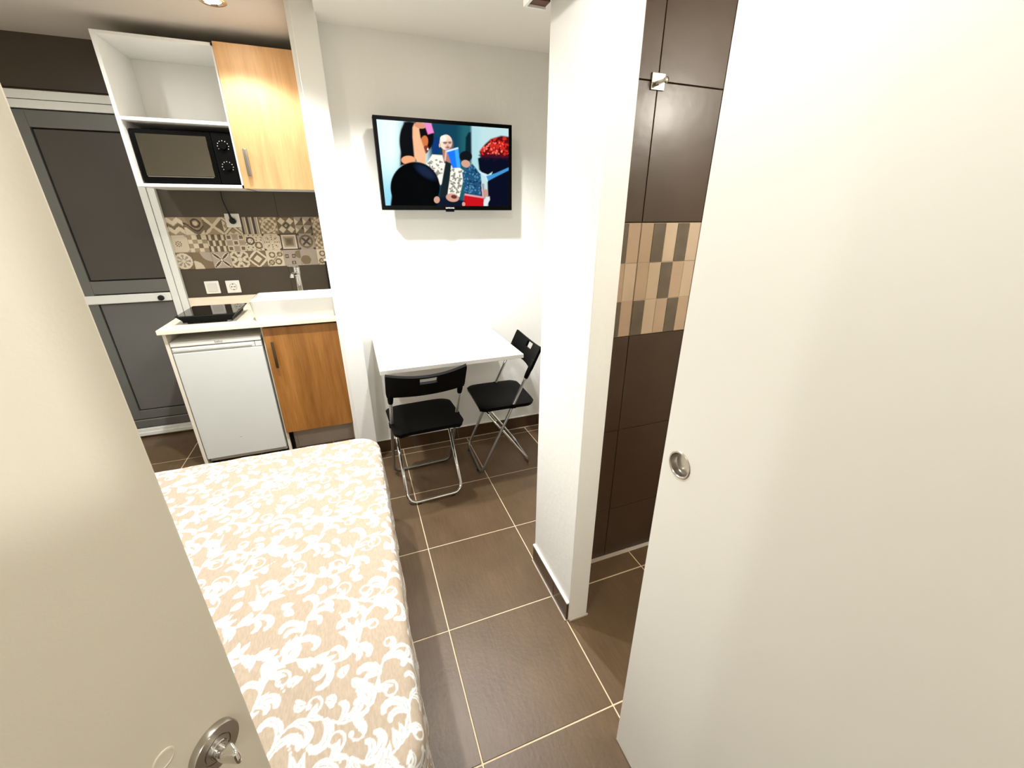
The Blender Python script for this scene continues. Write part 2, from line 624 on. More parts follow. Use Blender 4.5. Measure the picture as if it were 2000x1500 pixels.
def p_triangles():
    a, b = (uu * 2) % 1, (vv * 2) % 1
    return pick(GREY, (a > b, BROWN), ((a + b < 0.85) & (a < b), CREAM), ((a + b > 1.3) & (a > b), DARK))


def p_star():
    return pick(CREAM * 0.92, (R_ < 0.05, BROWN), ((R_ < 0.17) & (np.cos(A_ * 8) > 0.1) & (R_ > 0.07), BROWN), (np.hypot(np.abs(X_) - 0.5, np.abs(Y_) - 0.5) < 0.14, GREY))


def p_checks():
    k = (np.floor(uu * 4) + np.floor(vv * 4)) % 2 == 0
    return pick(TAN, (k, CREAM), ((np.floor(uu * 4 + 1) % 3 == 0) & ~k, BROWN))


def p_hex():
    k = (uu * 3 + np.where(np.floor(vv * 3) % 2 == 0, 0, 0.5)) % 1
    w = 0.27 + 0.18 * np.cos((vv * 3 % 1 - 0.5) * math.pi)
    return pick(BROWN, (np.abs(k - 0.5) < w * 0.55, CREAM), (k < 0.13, DARK))


def p_squares():
    a, b = (uu * 3) % 1, (vv * 3) % 1
    q = np.maximum(np.abs(a - 0.5), np.abs(b - 0.5))
    odd = (np.floor(uu * 3) + np.floor(vv * 3)) % 2 == 0
    return pick(GREY * 1.05, (odd, CREAM), ((q < 0.3) & odd, BROWN), ((q < 0.3) & ~odd, TAN * 1.1))


def p_arabesque():
    m1 = np.abs(np.hypot(uu - 0.3, vv - 0.6) - 0.2) < 0.045
    m2 = np.abs(np.hypot(uu - 0.72, vv - 0.32) - 0.18) < 0.045
    m3 = (np.sin(uu * 24 + 2 * np.sin(vv * 9)) * np.sin(vv * 22)) > 0.62
    return pick(CREAM, (m3, BROWN), (m1, DARK), (m2, BROWN))


def p_snow():
    m1 = (np.cos(A_ * 8) > 0.55) & (R_ > 0.12) & (R_ < 0.42) & (np.sin(R_ * 48) > -0.3)
    return pick(CREAM, (m1, BROWN), (np.hypot(np.abs(X_) - 0.5, np.abs(Y_) - 0.5) < 0.12, DARK))


def p_target():
    q = np.maximum(np.abs(X_), np.abs(Y_))
    return pick(DARK, (q < 0.43, CREAM), (q < 0.32, GREY), (q < 0.22, BROWN * 1.25), (q < 0.12, BROWN * 0.9))


def p_lattice():
    m1 = np.abs(R_ - 0.36) < 0.06
    d = np.minimum(np.abs(X_ - Y_), np.abs(X_ + Y_))
    return pick(GREY, ((d < 0.07) & (R_ < 0.36), DARK), (m1, BROWN), (np.hypot(np.abs(X_) - 0.44, np.abs(Y_) - 0.44) < 0.07, DARK))


def p_flower():
    return pick(BROWN * 1.1, (R_ < 0.47, CREAM), ((R_ < 0.36) & (np.abs(np.cos(A_ * 4)) > 0.72) & (R_ > 0.06), GREY * 0.8))


def p_ovals():
    m1 = ((X_ + 0.5) ** 2 + (Y_ + 0.5) ** 2) ** 0.5 < 0.5
    m2 = ((X_ - 0.5) ** 2 + (Y_ - 0.5) ** 2) ** 0.5 < 0.56
    return pick(BROWN * 1.15, (m1, CREAM * 0.9), (m2, GREY * 1.05))


def p_leafx():
    d = np.abs(np.abs(X_) - np.abs(Y_))
    w = 0.16 * np.sin(np.clip(R_ / 0.68, 0, 1) * math.pi)
    return pick(GREY, (d < w, CREAM), (d < w * 0.55, DARK), (D1 < 0.06, CREAM))


def p_ring():
    m1 = (np.abs(R_ - 0.30) < 0.17) & (np.cos(A_ * 8) > -0.1)
    m2 = np.minimum.reduce([np.abs(X_ - a) + np.abs(Y_ - b) for a, b in ((0.26, 0), (-0.26, 0), (0, 0.26), (0, -0.26))]) < 0.10
    return pick(CREAM * 0.9, (m1, BROWN * 0.9), (m2, CREAM), (np.hypot(np.abs(X_) - 0.5, np.abs(Y_) - 0.5) < 0.12, BROWN))


def p_concentric():
    return pick(CREAM, (D1 > 0.6, BROWN * 1.1), (D1 < 0.46, BROWN), (D1 < 0.25, CREAM), (D1 < 0.12, CREAM * 0.9))


def p_curls():
    m = np.zeros((NP, NP), bool)
    for a, b, r in ((0.25, 0.25, 0.13), (0.66, 0.3, 0.16), (0.35, 0.72, 0.15), (0.8, 0.75, 0.12)):
        m |= np.abs(np.hypot(uu - a, vv - b) - r) < 0.045
    return pick(CREAM * 0.95, (m, BROWN), ((np.abs(vv - uu) < 0.05), TAN))


def p_dots():
    m = np.zeros((NP, NP), bool)
    for a, b in ((0.2, 0.62), (0.6, 0.62), (0.55, 0.2)):
        q = np.maximum(np.abs(uu - a), np.abs(vv - b))
        m |= (q < 0.11) & (q > 0.055)
    return pick(GREY, (np.hypot(uu - 0.92, vv - 0.72) < 0.24, BROWN * 1.2), (m, DARK))


def p_plain():
    return pick(GREY * 0.95, (np.hypot(uu - 0.3, vv - 0.35) < 0.3, BROWN * 1.1))


band = [[p_flower, p_ovals, p_leafx, p_ring, p_concentric, p_curls, p_dots, p_plain, p_curls],
        [p_star, p_checks, p_hex, p_squares, p_arabesque, p_snow, p_target, p_lattice, p_floral],
        [p_zigzag, p_scroll, p_cross, p_cross2, p_stripes, p_floral, p_diamonds, p_triangles, p_floral]]
M['patch'] = mat_attr('patchwork_tile_print', rough=0.38)


def grid_mesh(name, P, colors=None, quads_extra=None):
    """P: (ny, nx, 3) vertices; colors: (ny-1, nx-1, 3) per face or (ny, nx, 3) per vertex"""
    ny, nx = P.shape[:2]
    me = bpy.data.meshes.new(name)
    nv, nf = ny * nx, (ny - 1) * (nx - 1)
    me.vertices.add(nv)
    me.vertices.foreach_set('co', np.ascontiguousarray(P, dtype=np.float32).ravel())
    i = np.arange(ny - 1)[:, None] * nx + np.arange(nx - 1)[None, :]
    q = np.stack([i, i + 1, i + nx + 1, i + nx], -1).reshape(-1, 4).astype(np.int32)
    me.loops.add(nf * 4)
    me.loops.foreach_set('vertex_index', q.ravel())
    me.polygons.add(nf)
    me.polygons.foreach_set('loop_start', np.arange(0, nf * 4, 4, dtype=np.int32))
    me.polygons.foreach_set('loop_total', np.full(nf, 4, dtype=np.int32))
    me.update(calc_edges=True)
    if colors is not None:
        if colors.shape[0] == ny:
            at = me.color_attributes.new('print', 'FLOAT_COLOR', 'POINT')
            c = np.concatenate([colors.reshape(-1, 3), np.ones((nv, 1))], 1)
        else:
            at = me.color_attributes.new('print', 'FLOAT_COLOR', 'CORNER')
            c = np.repeat(np.concatenate([colors.reshape(-1, 3), np.ones((nf, 1))], 1), 4, axis=0)
        at.data.foreach_set('color', c.astype(np.float32).ravel())
    return me


ph = 0.315 / 3
pw = 0.1050
for r in range(3):
    for c in range(9):
        x0 = -1.055 + c * pw
        x1 = min(x0 + pw, -0.1165)
        if x1 - x0 < 0.01:
            continue
        img = band[r][c]()
        n = max(2, int(round(NP * (x1 - x0) / pw)))
        img = img[:, :n]
        z0 = 1.1255 + r * ph
        g = 0.0004
        xs = np.linspace(x0 + g, x1 - g, n + 1)
        zs = np.linspace(z0 + g, z0 + ph - g, NP + 1)
        P = np.zeros((NP + 1, n + 1, 3))
        P[..., 0] = xs[None, :]
        P[..., 2] = zs[:, None]
        P[..., 1] = YK - 0.010
        P[0, :, 1] = P[-1, :, 1] = P[:, 0, 1] = P[:, -1, 1] = YK - 0.0085
        me = grid_mesh('patchwork_tile', P, img)
        link('patchwork_tile', me, M['patch'], kw)

# ------------------------------------------------------------------ door_3: grey aluminium door in the kitchen wall
d3 = empty('door_3', (-1.36, YK, 0))
struct(d3, 'grey two-panel metal door in a white frame behind the kitchen')
d3['category'] = 'door'


def dbox(name, x0, x1, y0, y1, z0, z1, m, bevel=0.0015, parent=None):
    bm = bmesh.new()
    add_box(bm, x0 + 1.36, x1 + 1.36, y0 - YK, y1 - YK, z0, z1, bevel, 1)
    return build(name, bm, M[m], parent or d3)


dbox('frame_head', -1.66, -1.036, YK - 0.045, YK - 0.001, 2.016, 2.056, 'framewhite')
dbox('frame_head', -1.66, -1.036, YK - 0.040, YK - 0.001, 1.974, 2.013, 'framewhite')
dbox('frame_post', -1.112, -1.076, YK - 0.045, YK - 0.001, 0.0, 1.974, 'framewhite')
dbox('frame_post', -1.073, -1.036, YK - 0.040, YK - 0.001, 0.0, 1.974, 'framewhite')
dbox('frame_post', -1.66, -1.60, YK - 0.045, YK - 0.001, 0.0, 1.974, 'framewhite')
dbox('frame_sill', -1.60, -1.112, YK - 0.050, YK - 0.001, 0.018, 0.044, 'framewhite')
dbox('frame_sill', -1.60, -1.112, YK - 0.044, YK - 0.001, 0.044, 0.068, 'framewhite')
dbox('gasket', -1.60, -1.112, YK - 0.012, YK - 0.002, 0.004, 1.974, 'rubber', 0.0)
dbox('stile', -1.597, -1.502, YK - 0.034, YK - 0.012, 0.14, 1.968, 'alu')
dbox('rail', -1.502, -1.115, YK - 0.034, YK - 0.012, 1.888, 1.968, 'alu')
dbox('rail', -1.502, -1.115, YK - 0.034, YK - 0.012, 0.999, 1.077, 'alu')
dbox('rail', -1.502, -1.115, YK - 0.034, YK - 0.012, 0.140, 0.202, 'alu')
dbox('kick_rail', -1.597, -1.115, YK - 0.036, YK - 0.012, 0.076, 0.134, 'alu', 0.006)
dbox('panel', -1.495, -1.115, YK - 0.027, YK - 0.012, 1.083, 1.881, 'alupanel')
dbox('panel', -1.495, -1.115, YK - 0.027, YK - 0.012, 0.208, 0.934, 'alupanel2')
dbox('push_bar', -1.597, -1.115, YK - 0.046, YK - 0.012, 0.940, 0.992, 'framewhite', 0.004)
lathe('lock_knob', [(0, 0.016), (0.012, 0.016), (0.0165, 0.012), (0.0165, 0.0), (0, 0)], (-1.168 + 1.36, -0.0465, 0.962), (0, -1, 0), M['rubber'], d3, 20)

# ------------------------------------------------------------------ door_1: open entrance door on the left
PHI = 0.654
leaf = Vector((math.sin(PHI), math.cos(PHI), 0))
d1 = empty('door_1', (-0.18717, 0.39942, 0), 0)
d1.rotation_euler = (0, 0, math.atan2(-leaf.x, leaf.y))     # local +Y runs along the leaf to its free edge, local +X faces the viewer
struct(d1, 'cream entrance door standing open on the left')
d1['category'] = 'door'
box('door_leaf', -0.040, 0.0, -0.80, 0.0, 0.008, 2.05, M['door2'], d1, 0.0015, 2)
box('edge_strip', -0.028, -0.012, -0.0005, 0.0008, 0.85, 1.03, M['steel'], d1)
kz0, ke = 0.929, -0.044
ros = lathe('rosette', [(0, 0), (0.0262, 0.0), (0.0262, 0.0068), (0.0252, 0.0082), (0.0150, 0.0082), (0.0146, 0.0068), (0.0138, 0.0068), (0.0134, 0.0084), (0, 0.0084)], (0.0, ke, kz0), (1, 0, 0), M['steel'], d1, 48)
kb = bmesh.new()
add_lathe(kb, [(0, 0.0082), (0.0098, 0.0082), (0.0098, 0.0100), (0.0088, 0.0106), (0.0086, 0.0205), (0.0078, 0.0222), (0, 0.0224)], (0.0, ke, kz0), (1, 0, 0), 28)
turn = build('thumb_turn', kb, M['chrome'], d1, True)
turn.data.set_sharp_from_angle(angle=math.radians(35))
kb = bmesh.new()
rings = []
for h, ty, tz_ in ((0.0150, 0.0083, 0.0083), (0.0225, 0.0078, 0.0087), (0.0300, 0.0050, 0.0092), (0.0355, 0.0032, 0.0092), (0.0372, 0.0022, 0.0082)):
    rg = []
    for k in range(24):
        a_ = 2 * math.pi * k / 24
        c_, s_ = math.cos(a_), math.sin(a_)
        e_ = 0.62
        rg.append(kb.verts.new((h, ke + ty * math.copysign(abs(c_) ** e_, c_), kz0 + tz_ * math.copysign(abs(s_) ** e_, s_))))
    rings.append(rg)
for A_r, B_r in zip(rings[:-1], rings[1:]):
    for k in range(24):
        kb.faces.new((A_r[k], A_r[(k + 1) % 24], B_r[(k + 1) % 24], B_r[k]))
kb.faces.new(rings[0][::-1])
kb.faces.new(rings[-1])
build('turn_grip', kb, M['chrome'], turn, True)
lathe('screw_hole_cover', [(0, 0.0), (0.0105, 0.0), (0.0102, 0.0008), (0.0088, 0.0012), (0.0084, 0.0006), (0, 0.0006)], (0.0, -0.0805, 0.978), (1, 0, 0), M['door2'], d1, 28)

# ------------------------------------------------------------------ door_2: sliding bathroom door on the right
XS = 0.556
d2 = empty('door_2', (XS, 0.578, 0))
struct(d2, 'white flush sliding door on the right')
d2['category'] = 'door'
# leaf with a real round hole for the flush pull
hb = bmesh.new()
hy, hz, hr = -0.047, 1.009, 0.0265
seg = 40
ring_f = [hb.verts.new((0.0, hy + hr * math.cos(2 * math.pi * k / seg), hz + hr * math.sin(2 * math.pi * k / seg))) for k in range(seg)]
# square around the hole, then the rest of the face
s = 0.04
def sq(k):
    a = 2 * math.pi * k / seg
    c_, s_ = math.cos(a), math.sin(a)
    t = s / max(abs(c_), abs(s_))
    return (0.0, hy + c_ * t, hz + s_ * t)
ring_s = [hb.verts.new(sq(k)) for k in range(seg)]
for k in range(seg):
    hb.faces.new((ring_f[k], ring_f[(k + 1) % seg], ring_s[(k + 1) % seg], ring_s[k]))
y_lo, y_hi, z_lo, z_hi = -0.86, 0.0, 0.004, 2.03
def quad(a0, a1, b0, b1):
    vs_ = [hb.verts.new((0.0, a, b)) for a, b in ((a0, b0), (a1, b0), (a1, b1), (a0, b1))]
    hb.faces.new(vs_)
quad(y_lo, hy - s, z_lo, z_hi)
quad(hy + s, y_hi, z_lo, z_hi)
quad(hy - s, hy + s, z_lo, hz - s)
quad(hy - s, hy + s, hz + s, z_hi)
T = 0.034
for a, b in (((y_lo, z_lo), (y_hi, z_lo)), ((y_hi, z_lo), (y_hi, z_hi)), ((y_hi, z_hi), (y_lo, z_hi)), ((y_lo, z_hi), (y_lo, z_lo))):
    vs_ = [hb.verts.new(v) for v in ((0, a[0], a[1]), (0, b[0], b[1]), (T, b[0], b[1]), (T, a[0], a[1]))]
    hb.faces.new(vs_)
vs_ = [hb.verts.new(v) for v in ((T, y_lo, z_lo), (T, y_hi, z_lo), (T, y_hi, z_hi), (T, y_lo, z_hi))]
hb.faces.new(vs_)
bmesh.ops.remove_doubles(hb, verts=hb.verts, dist=1e-6)
build('door_leaf', hb, M['door'], d2)
lathe('flush_pull', [(0.0285, 0.0), (0.0290, 0.0010), (0.0278, 0.0022), (0.0252, 0.0022), (0.0238, 0.0008), (0.0232, -0.010), (0.0215, -0.0125), (0, -0.0125)],
      (0.0, hy, hz), (-1, 0, 0), M['steel'], d2, 48)

# pelmet over the sliding door
pel = empty('trim_3', (0.548, 0.5, 1.993))
struct(pel, 'white pelmet hiding the sliding door rail')
pel['category'] = 'trim'
def pbox(name, x0, x1, y0, y1, z0, z1, m):
    bm = bmesh.new()
    add_box(bm, x0 - 0.548, x1 - 0.548, y0 - 0.5, y1 - 0.5, z0 - 1.993, z1 - 1.993, 0.0008, 1)
    return build(name, bm, M[m], pel)
pbox('fascia', 0.541, 0.5495, -0.26, 1.346, 1.993, 2.16, 'white')
pbox('end_cap', 0.5495, 0.606, 1.3385, 1.346, 1.993, 2.16, 'white')
pbox('rail_batten', 0.592, 0.6046, -0.26, 1.306, 2.045, 2.16, 'dkbrown')
pbox('rail_batten', 0.5495, 0.6046, 1.306, 1.338, 1.999, 2.16, 'dkbrown')

# ------------------------------------------------------------------ base cabinet, fridge, worktop
bc = empty('base_cabinet', (-0.33, 3.0, 0))
tag(bc, 'wood-fronted kitchen base cabinet under the white basin, beside the fridge', 'cabinet')


def cbox(root, name, x0, x1, y0, y1, z0, z1, m, bevel=0.001, parent=None, seg=1):
    l = root.location
    bm = bmesh.new()
    add_box(bm, x0 - l.x, x1 - l.x, y0 - l.y, y1 - l.y, z0 - l.z, z1 - l.z, bevel, seg)
    return build(name, bm, M[m], parent or root)


cbox(bc, 'side_panel', -0.546, -0.530, 2.722, 3.30, 0.0, 0.858, 'offwhite')
cbox(bc, 'side_panel', -0.136, -0.121, 2.722, 3.30, 0.0, 0.858, 'offwhite')
cbox(bc, 'bottom_panel', -0.530, -0.136, 2.722, 3.30, 0.150, 0.166, 'offwhite')
cbox(bc, 'back_panel', -0.530, -0.136, 3.285, 3.30, 0.0, 0.858, 'offwhite')
cbox(bc, 'plinth', -0.492, -0.136, 2.77, 2.785, 0.0, 0.149, 'plinth')
cbox(bc, 'plinth_return', -0.510, -0.492, 2.765, 3.0, 0.0, 0.149, 'plinth')
cbox(bc, 'cabinet_leg', -0.529, -0.519, 2.74, 2.76, 0.0, 0.149, 'black')
dr = cbox(bc, 'door', -0.536, -0.1245, 2.700, 2.718, 0.154, 0.845, 'wood_lo', 0.0012)
hb = bmesh.new()
l = bc.location
add_box(hb, -0.5035 - l.x, -0.4875 - l.x, 2.671 - l.y, 2.679 - l.y, 0.604, 0.768, 0.003, 2)
for z_ in (0.63, 0.742):
    add_tube(hb, [(-0.4955 - l.x, 2.679 - l.y, z_), (-0.4955 - l.x, 2.7005 - l.y, z_)], 0.004, 8)
build('handle', hb, M['handle_dk'], dr, True)
cbox(bc, 'end_panel', -1.0125, -0.9965, 2.700, 3.30, 0.0, 0.858, 'offwhite')

fr = empty('fridge', (-0.775, 2.95, 0))
tag(fr, 'small white under-counter fridge below the cream worktop', 'fridge')
cbox(fr, 'body', -0.990, -0.556, 2.735, 3.25, 0.02, 0.772, 'fridge', 0.004, seg=2)
cbox(fr, 'top_panel', -0.993, -0.553, 2.700, 3.25, 0.7785, 0.806, 'white', 0.004, seg=2)
fd = empty('door'); fd.parent = fr
bpy.data.objects.remove(fd)
db = bmesh.new()
add_box(db, -0.992 + 0.775, -0.554 + 0.775, 2.700 - 2.95, 2.733 - 2.95, 0.055, 0.742, 0.004, 2)
add_box(db, -0.992 + 0.775, -0.590 + 0.775, 2.703 - 2.95, 2.733 - 2.95, 0.7435, 0.7735, 0.003, 2)
add_box(db, -0.588 + 0.775, -0.554 + 0.775, 2.700 - 2.95, 2.733 - 2.95, 0.7435, 0.7735, 0.003, 2)
fdoor = build('door', db, M['fridge'], fr)
lipb = bmesh.new()
add_box(lipb, -0.985 + 0.775, -0.602 + 0.775, 2.696 - 2.95, 2.704 - 2.95, 0.752, 0.7685, 0.003, 2)
build('handle_lip', lipb, M['fridge'], fdoor)
for xf in (-0.965, -0.585):
    cbox(fr, 'foot', xf - 0.012, xf + 0.012, 2.75, 2.775, 0.0, 0.02, 'black', 0.002)
text_mesh('brand_badge', 'beko', 0.020, M['handle'], fr, (-0.763 + 0.775, 2.6996 - 2.95, 0.792), (math.pi / 2, 0, 0))
cbox(fr, 'scuff_mark', -0.792, -0.780, 2.6996, 2.7002, 0.176, 0.178, 'handle', 0.0)

wt = empty('worktop', (-0.57, 3.0, 0.86))
tag(wt, 'cream kitchen worktop carrying the black hob and white basin', 'worktop')
cbox(wt, 'slab', -1.022, -0.1175, 2.665, 3.319, 0.860, 0.886, 'worktop', 0.003, seg=2)
us = tag(box('upstand', -1.034, -0.1175, 3.300, 3.318, 0.8862, 0.945, M['upstand'], None, 0.0015, 1), 'pale wood strip along the wall at the back of the worktop', 'upstand')

# ------------------------------------------------------------------ wall cabinet
wc = empty('wall_cabinet', (-0.55, 3.1, 1.59))
tag(wc, 'white wall cabinet with open shelves and a wood door above the worktop', 'cabinet')
YF = 2.915
cbox(wc, 'side_panel', -0.985, -0.968, YF, 3.315, 1.593, 2.250, 'white')
cbox(wc, 'side_panel', -0.1345, -0.1185, YF, 3.315, 1.593, 2.250, 'white')
cbox(wc, 'divider', -0.509, -0.492, YF, 3.315, 1.593, 2.250, 'white')
cbox(wc, 'bottom_panel', -0.968, -0.1345, YF, 3.315, 1.593, 1.609, 'white')
cbox(wc, 'shelf', -0.968, -0.509, YF, 3.30, 1.893, 1.909, 'white')
cbox(wc, 'top_panel', -0.968, -0.1345, YF, 3.315, 2.236, 2.250, 'white')
cbox(wc, 'back_panel', -0.968, -0.1345, 3.295, 3.315, 1.609, 2.236, 'white')
wd = cbox(wc, 'door', -0.496, -0.1195, 2.894, 2.912, 1.590, 2.252, 'wood_up', 0.0012)
hb = bmesh.new()
l = wc.location
add_box(hb, -0.462 - l.x, -0.441 - l.x, 2.868 - l.y, 2.880 - l.y, 1.652 - l.z, 1.786 - l.z, 0.0055, 3)
add_tube(hb, [(-0.4515 - l.x, 2.880 - l.y, 1.676 - l.z), (-0.4515 - l.x, 2.8945 - l.y, 1.676 - l.z)], 0.004, 8)
add_tube(hb, [(-0.4515 - l.x, 2.880 - l.y, 1.762 - l.z), (-0.4515 - l.x, 2.8945 - l.y, 1.762 - l.z)], 0.004, 8)
build('handle', hb, M['handle'], wd, True)

# microwave in the lower compartment
mw = empty('microwave', (-0.74, 3.1, 1.609))
tag(mw, 'black microwave oven in the open compartment of the wall cabinet', 'microwave')
cbox(mw, 'body', -0.962, -0.514, 2.975, 3.28, 1.617, 1.862, 'black', 0.004, seg=2)
md = cbox(mw, 'door', -0.962, -0.612, 2.950, 2.974, 1.617, 1.862, 'blacksatin', 0.003, seg=2)
cbox(mw, 'window', -0.940, -0.634, 2.9485, 2.951, 1.648, 1.842, 'microglass', 0.001, md)
cbox(mw, 'window_trim', -0.936, -0.640, 2.9478, 2.9500, 1.643, 1.6465, 'steel', 0.0005, md)
cp = cbox(mw, 'control_panel', -0.610, -0.514, 2.950, 2.974, 1.617, 1.862, 'black', 0.003, seg=2)
for kz_ in (1.800, 1.700):
    k = lathe('knob', [(0, 0.016), (0.016, 0.016), (0.0185, 0.013), (0.0195, 0.0), (0, 0)], (-0.562 + 0.74, 2.950 - 3.1, kz_ - 1.609), (0, -1, 0), M['black'], cp, 24)
for kz_ in (1.800, 1.700):
  tb = bmesh.new()
  if True:
    for q in range(9):
        a = math.radians(-30 + q * 30)
        cx, cz = -0.562 + 0.74 + 0.026 * math.cos(a), kz_ - 1.609 + 0.026 * math.sin(a)
        add_box(tb, cx - 0.0018, cx + 0.0018, 2.9494 - 3.1, 2.9502 - 3.1, cz - 0.0018, cz + 0.0018)
  tk = build('dial_marks', tb, M['print'], cp)
  tk['kind'] = 'stuff'
for xf in (-0.93, -0.546):
    for yf in (3.0, 3.25):
        cbox(mw, 'foot', xf - 0.012, xf + 0.012, yf - 0.012, yf + 0.012, 1.609, 1.617, 'rubber', 0.002)


# ------------------------------------------------------------------ sockets, switch, plug
def plate(name, cx, cz, label, cat, kind):
    o = empty(name, (cx, YK - 0.010, cz))
    tag(o, label, cat)
    bm = bmesh.new()
    add_box(bm, -0.041, 0.041, -0.009, 0.0, -0.041, 0.041, 0.004, 3)
    build('plate', bm, M['socket'], o)
    if kind == 'switch':
        bm = bmesh.new()
        add_box(bm, -0.0275, 0.0275, -0.0125, -0.008, -0.0275, 0.0275, 0.0025, 2)
        build('rocker', bm, M['socket2'], o)
    else:
        lathe('socket_well', [(0.0225, 0.0086), (0.0218, 0.0096), (0.0205, 0.0096), (0.0198, 0.0098), (0.0195, 0.0080), (0, 0.0092)], (0, 0, 0), (0, -1, 0), M['plinth'], o, 32)
        pb = bmesh.new()
        for sx in (-0.0095, 0.0095):
            add_lathe(pb, [(0.0, 0.0106), (0.0036, 0.0106), (0.0036, 0.0), (0, 0)], (sx, 0, 0), (0, -1, 0), 12)
        add_box(pb, -0.003, 0.003, -0.0108, 0, 0.015, 0.0195)
        add_box(pb, -0.003, 0.003, -0.0108, 0, -0.0195, -0.015)
        build('pin_holes', pb, M['rubber'], o)
    return o


plate('light_switch', -0.884, 1.006, 'white square rocker switch on the wall behind the hob', 'switch', 'switch')
plate('wall_socket', -0.764, 1.004, 'white round-welled wall socket beside the rocker switch, with nothing plugged in', 'socket', 'socket')
plate('wall_socket', -0.674, 1.420, 'white wall socket on the patchwork tiles with the black plug in it', 'socket', 'socket')
pl = empty('power_plug', (-0.674, YK - 0.0205, 1.420))
tag(pl, 'black plug and cord hanging from the wall cabinet into the upper socket', 'plug')
lathe('plug_body', [(0, 0.034), (0.010, 0.034), (0.015, 0.028), (0.0185, 0.010), (0.0185, 0.0), (0, 0)], (0, 0, -0.003), (0, -1, 0), M['rubber'], pl, 24)
bm = bmesh.new()
add_tube(bm, [(-0.001, -0.026, 0.005), (-0.004, -0.026, 0.03), (-0.010, -0.024, 0.055)], 0.006, 10, radii=[0.008, 0.0065, 0.0042])
build('strain_relief', bm, M['rubber'], pl, True)
bm = bmesh.new()
add_tube(bm, fillet([(-0.010, -0.024, 0.053), (-0.018, -0.022, 0.085), (-0.026, -0.02, 0.12), (-0.024, -0.02, 0.171)], 0.03), 0.0036, 8)
build('cord', bm, M['rubber'], pl, True)

# ------------------------------------------------------------------ portable induction hob
hobx, hoby = -0.80, 2.90
hob = empty('induction_hob', (hobx, hoby, 0.886))
tag(hob, 'black portable single induction hob on the left of the worktop', 'hob')
hb = bmesh.new()
a, b = 0.120, 0.135
lo = [hb.verts.new(v) for v in ((-a, -b, 0.010), (a, -b, 0.010), (a, b, 0.010), (-a, b, 0.010))]
mid = [hb.verts.new(v) for v in ((-a - 0.002, -b - 0.004, 0.022), (a + 0.002, -b - 0.004, 0.022), (a + 0.002, b + 0.002, 0.022), (-a - 0.002, b + 0.002, 0.022))]
hi = [hb.verts.new(v) for v in ((-a - 0.022, -b - 0.016, 0.046), (a + 0.022, -b - 0.016, 0.046), (a + 0.022, b + 0.010, 0.046), (-a - 0.022, b + 0.010, 0.046))]
hb.faces.new(lo[::-1])
for A, B in ((lo, mid), (mid, hi)):
    for k in range(4):
        hb.faces.new((A[k], A[(k + 1) % 4], B[(k + 1) % 4], B[k]))
hb.faces.new(hi)
build('body', hb, M['black'], hob)
gb = bmesh.new()
add_box(gb, -a - 0.026, a + 0.026, -b - 0.020, b + 0.014, 0.0462, 0.0512, 0.002, 2)
build('glass_plate', gb, M['blackgloss'], hob)
for sx in (-1, 1):
    for sy in (-1, 1):
        lathe('foot', [(0, 0), (0.013, 0.0), (0.014, 0.004), (0.014, 0.012), (0, 0.012)], (sx * 0.095, sy * 0.108, 0.0), (0, 0, 1), M['rubber'] if sx * sy > 0 else M['steel'], hob, 16)
hob.rotation_euler = (0, 0, math.radians(-1.0))

# ------------------------------------------------------------------ basin and tap
bs = empty('wash_basin', (-0.345, 2.845, 0.886))
tag(bs, 'white rectangular counter-top basin on the right of the worktop', 'basin')
ax, ay, hz_ = 0.224, 0.150, 0.118


def ring(bm, hx, hy, z, r, n=6):
    out = []
    for qx, qy, a0 in ((1, 1, 0), (-1, 1, 90), (-1, -1, 180), (1, -1, 270)):
        for k in range(n + 1):
            a = math.radians(a0 + 90 * k / n)
            out.append(bm.verts.new((qx * (hx - r) + r * math.cos(a), qy * (hy - r) + r * math.sin(a), z)))
    return out


bb = bmesh.new()
prof = [(ax - 0.014, ay - 0.012, 0.0, 0.016), (ax - 0.012, ay - 0.010, 0.004, 0.018), (ax - 0.001, ay - 0.001, hz_ - 0.004, 0.020), (ax, ay, hz_ - 0.001, 0.020), (ax - 0.002, ay - 0.002, hz_, 0.019),
        (ax - 0.008, ay - 0.008, hz_, 0.016), (ax - 0.010, ay - 0.010, hz_ - 0.002, 0.015), (ax - 0.024, ay - 0.022, 0.030, 0.025), (ax - 0.045, ay - 0.043, 0.018, 0.03)]
rs = [ring(bb, *p) for p in prof]
for A, B in zip(rs[:-1], rs[1:]):
    n = len(A)
    for k in range(n):
        bb.faces.new((A[k], A[(k + 1) % n], B[(k + 1) % n], B[k]))
bb.faces.new(rs[0][::-1])
bb.faces.new(rs[-1])
bo = build('bowl', bb, M['ceramic'], bs, True)
bo.data.set_sharp_from_angle(angle=math.radians(40))
lathe('drain', [(0, 0.022), (0.020, 0.022), (0.024, 0.0185), (0, 0.018)], (0, 0.02, 0.0), (0, 0, 1), M['chrome'], bs, 24)

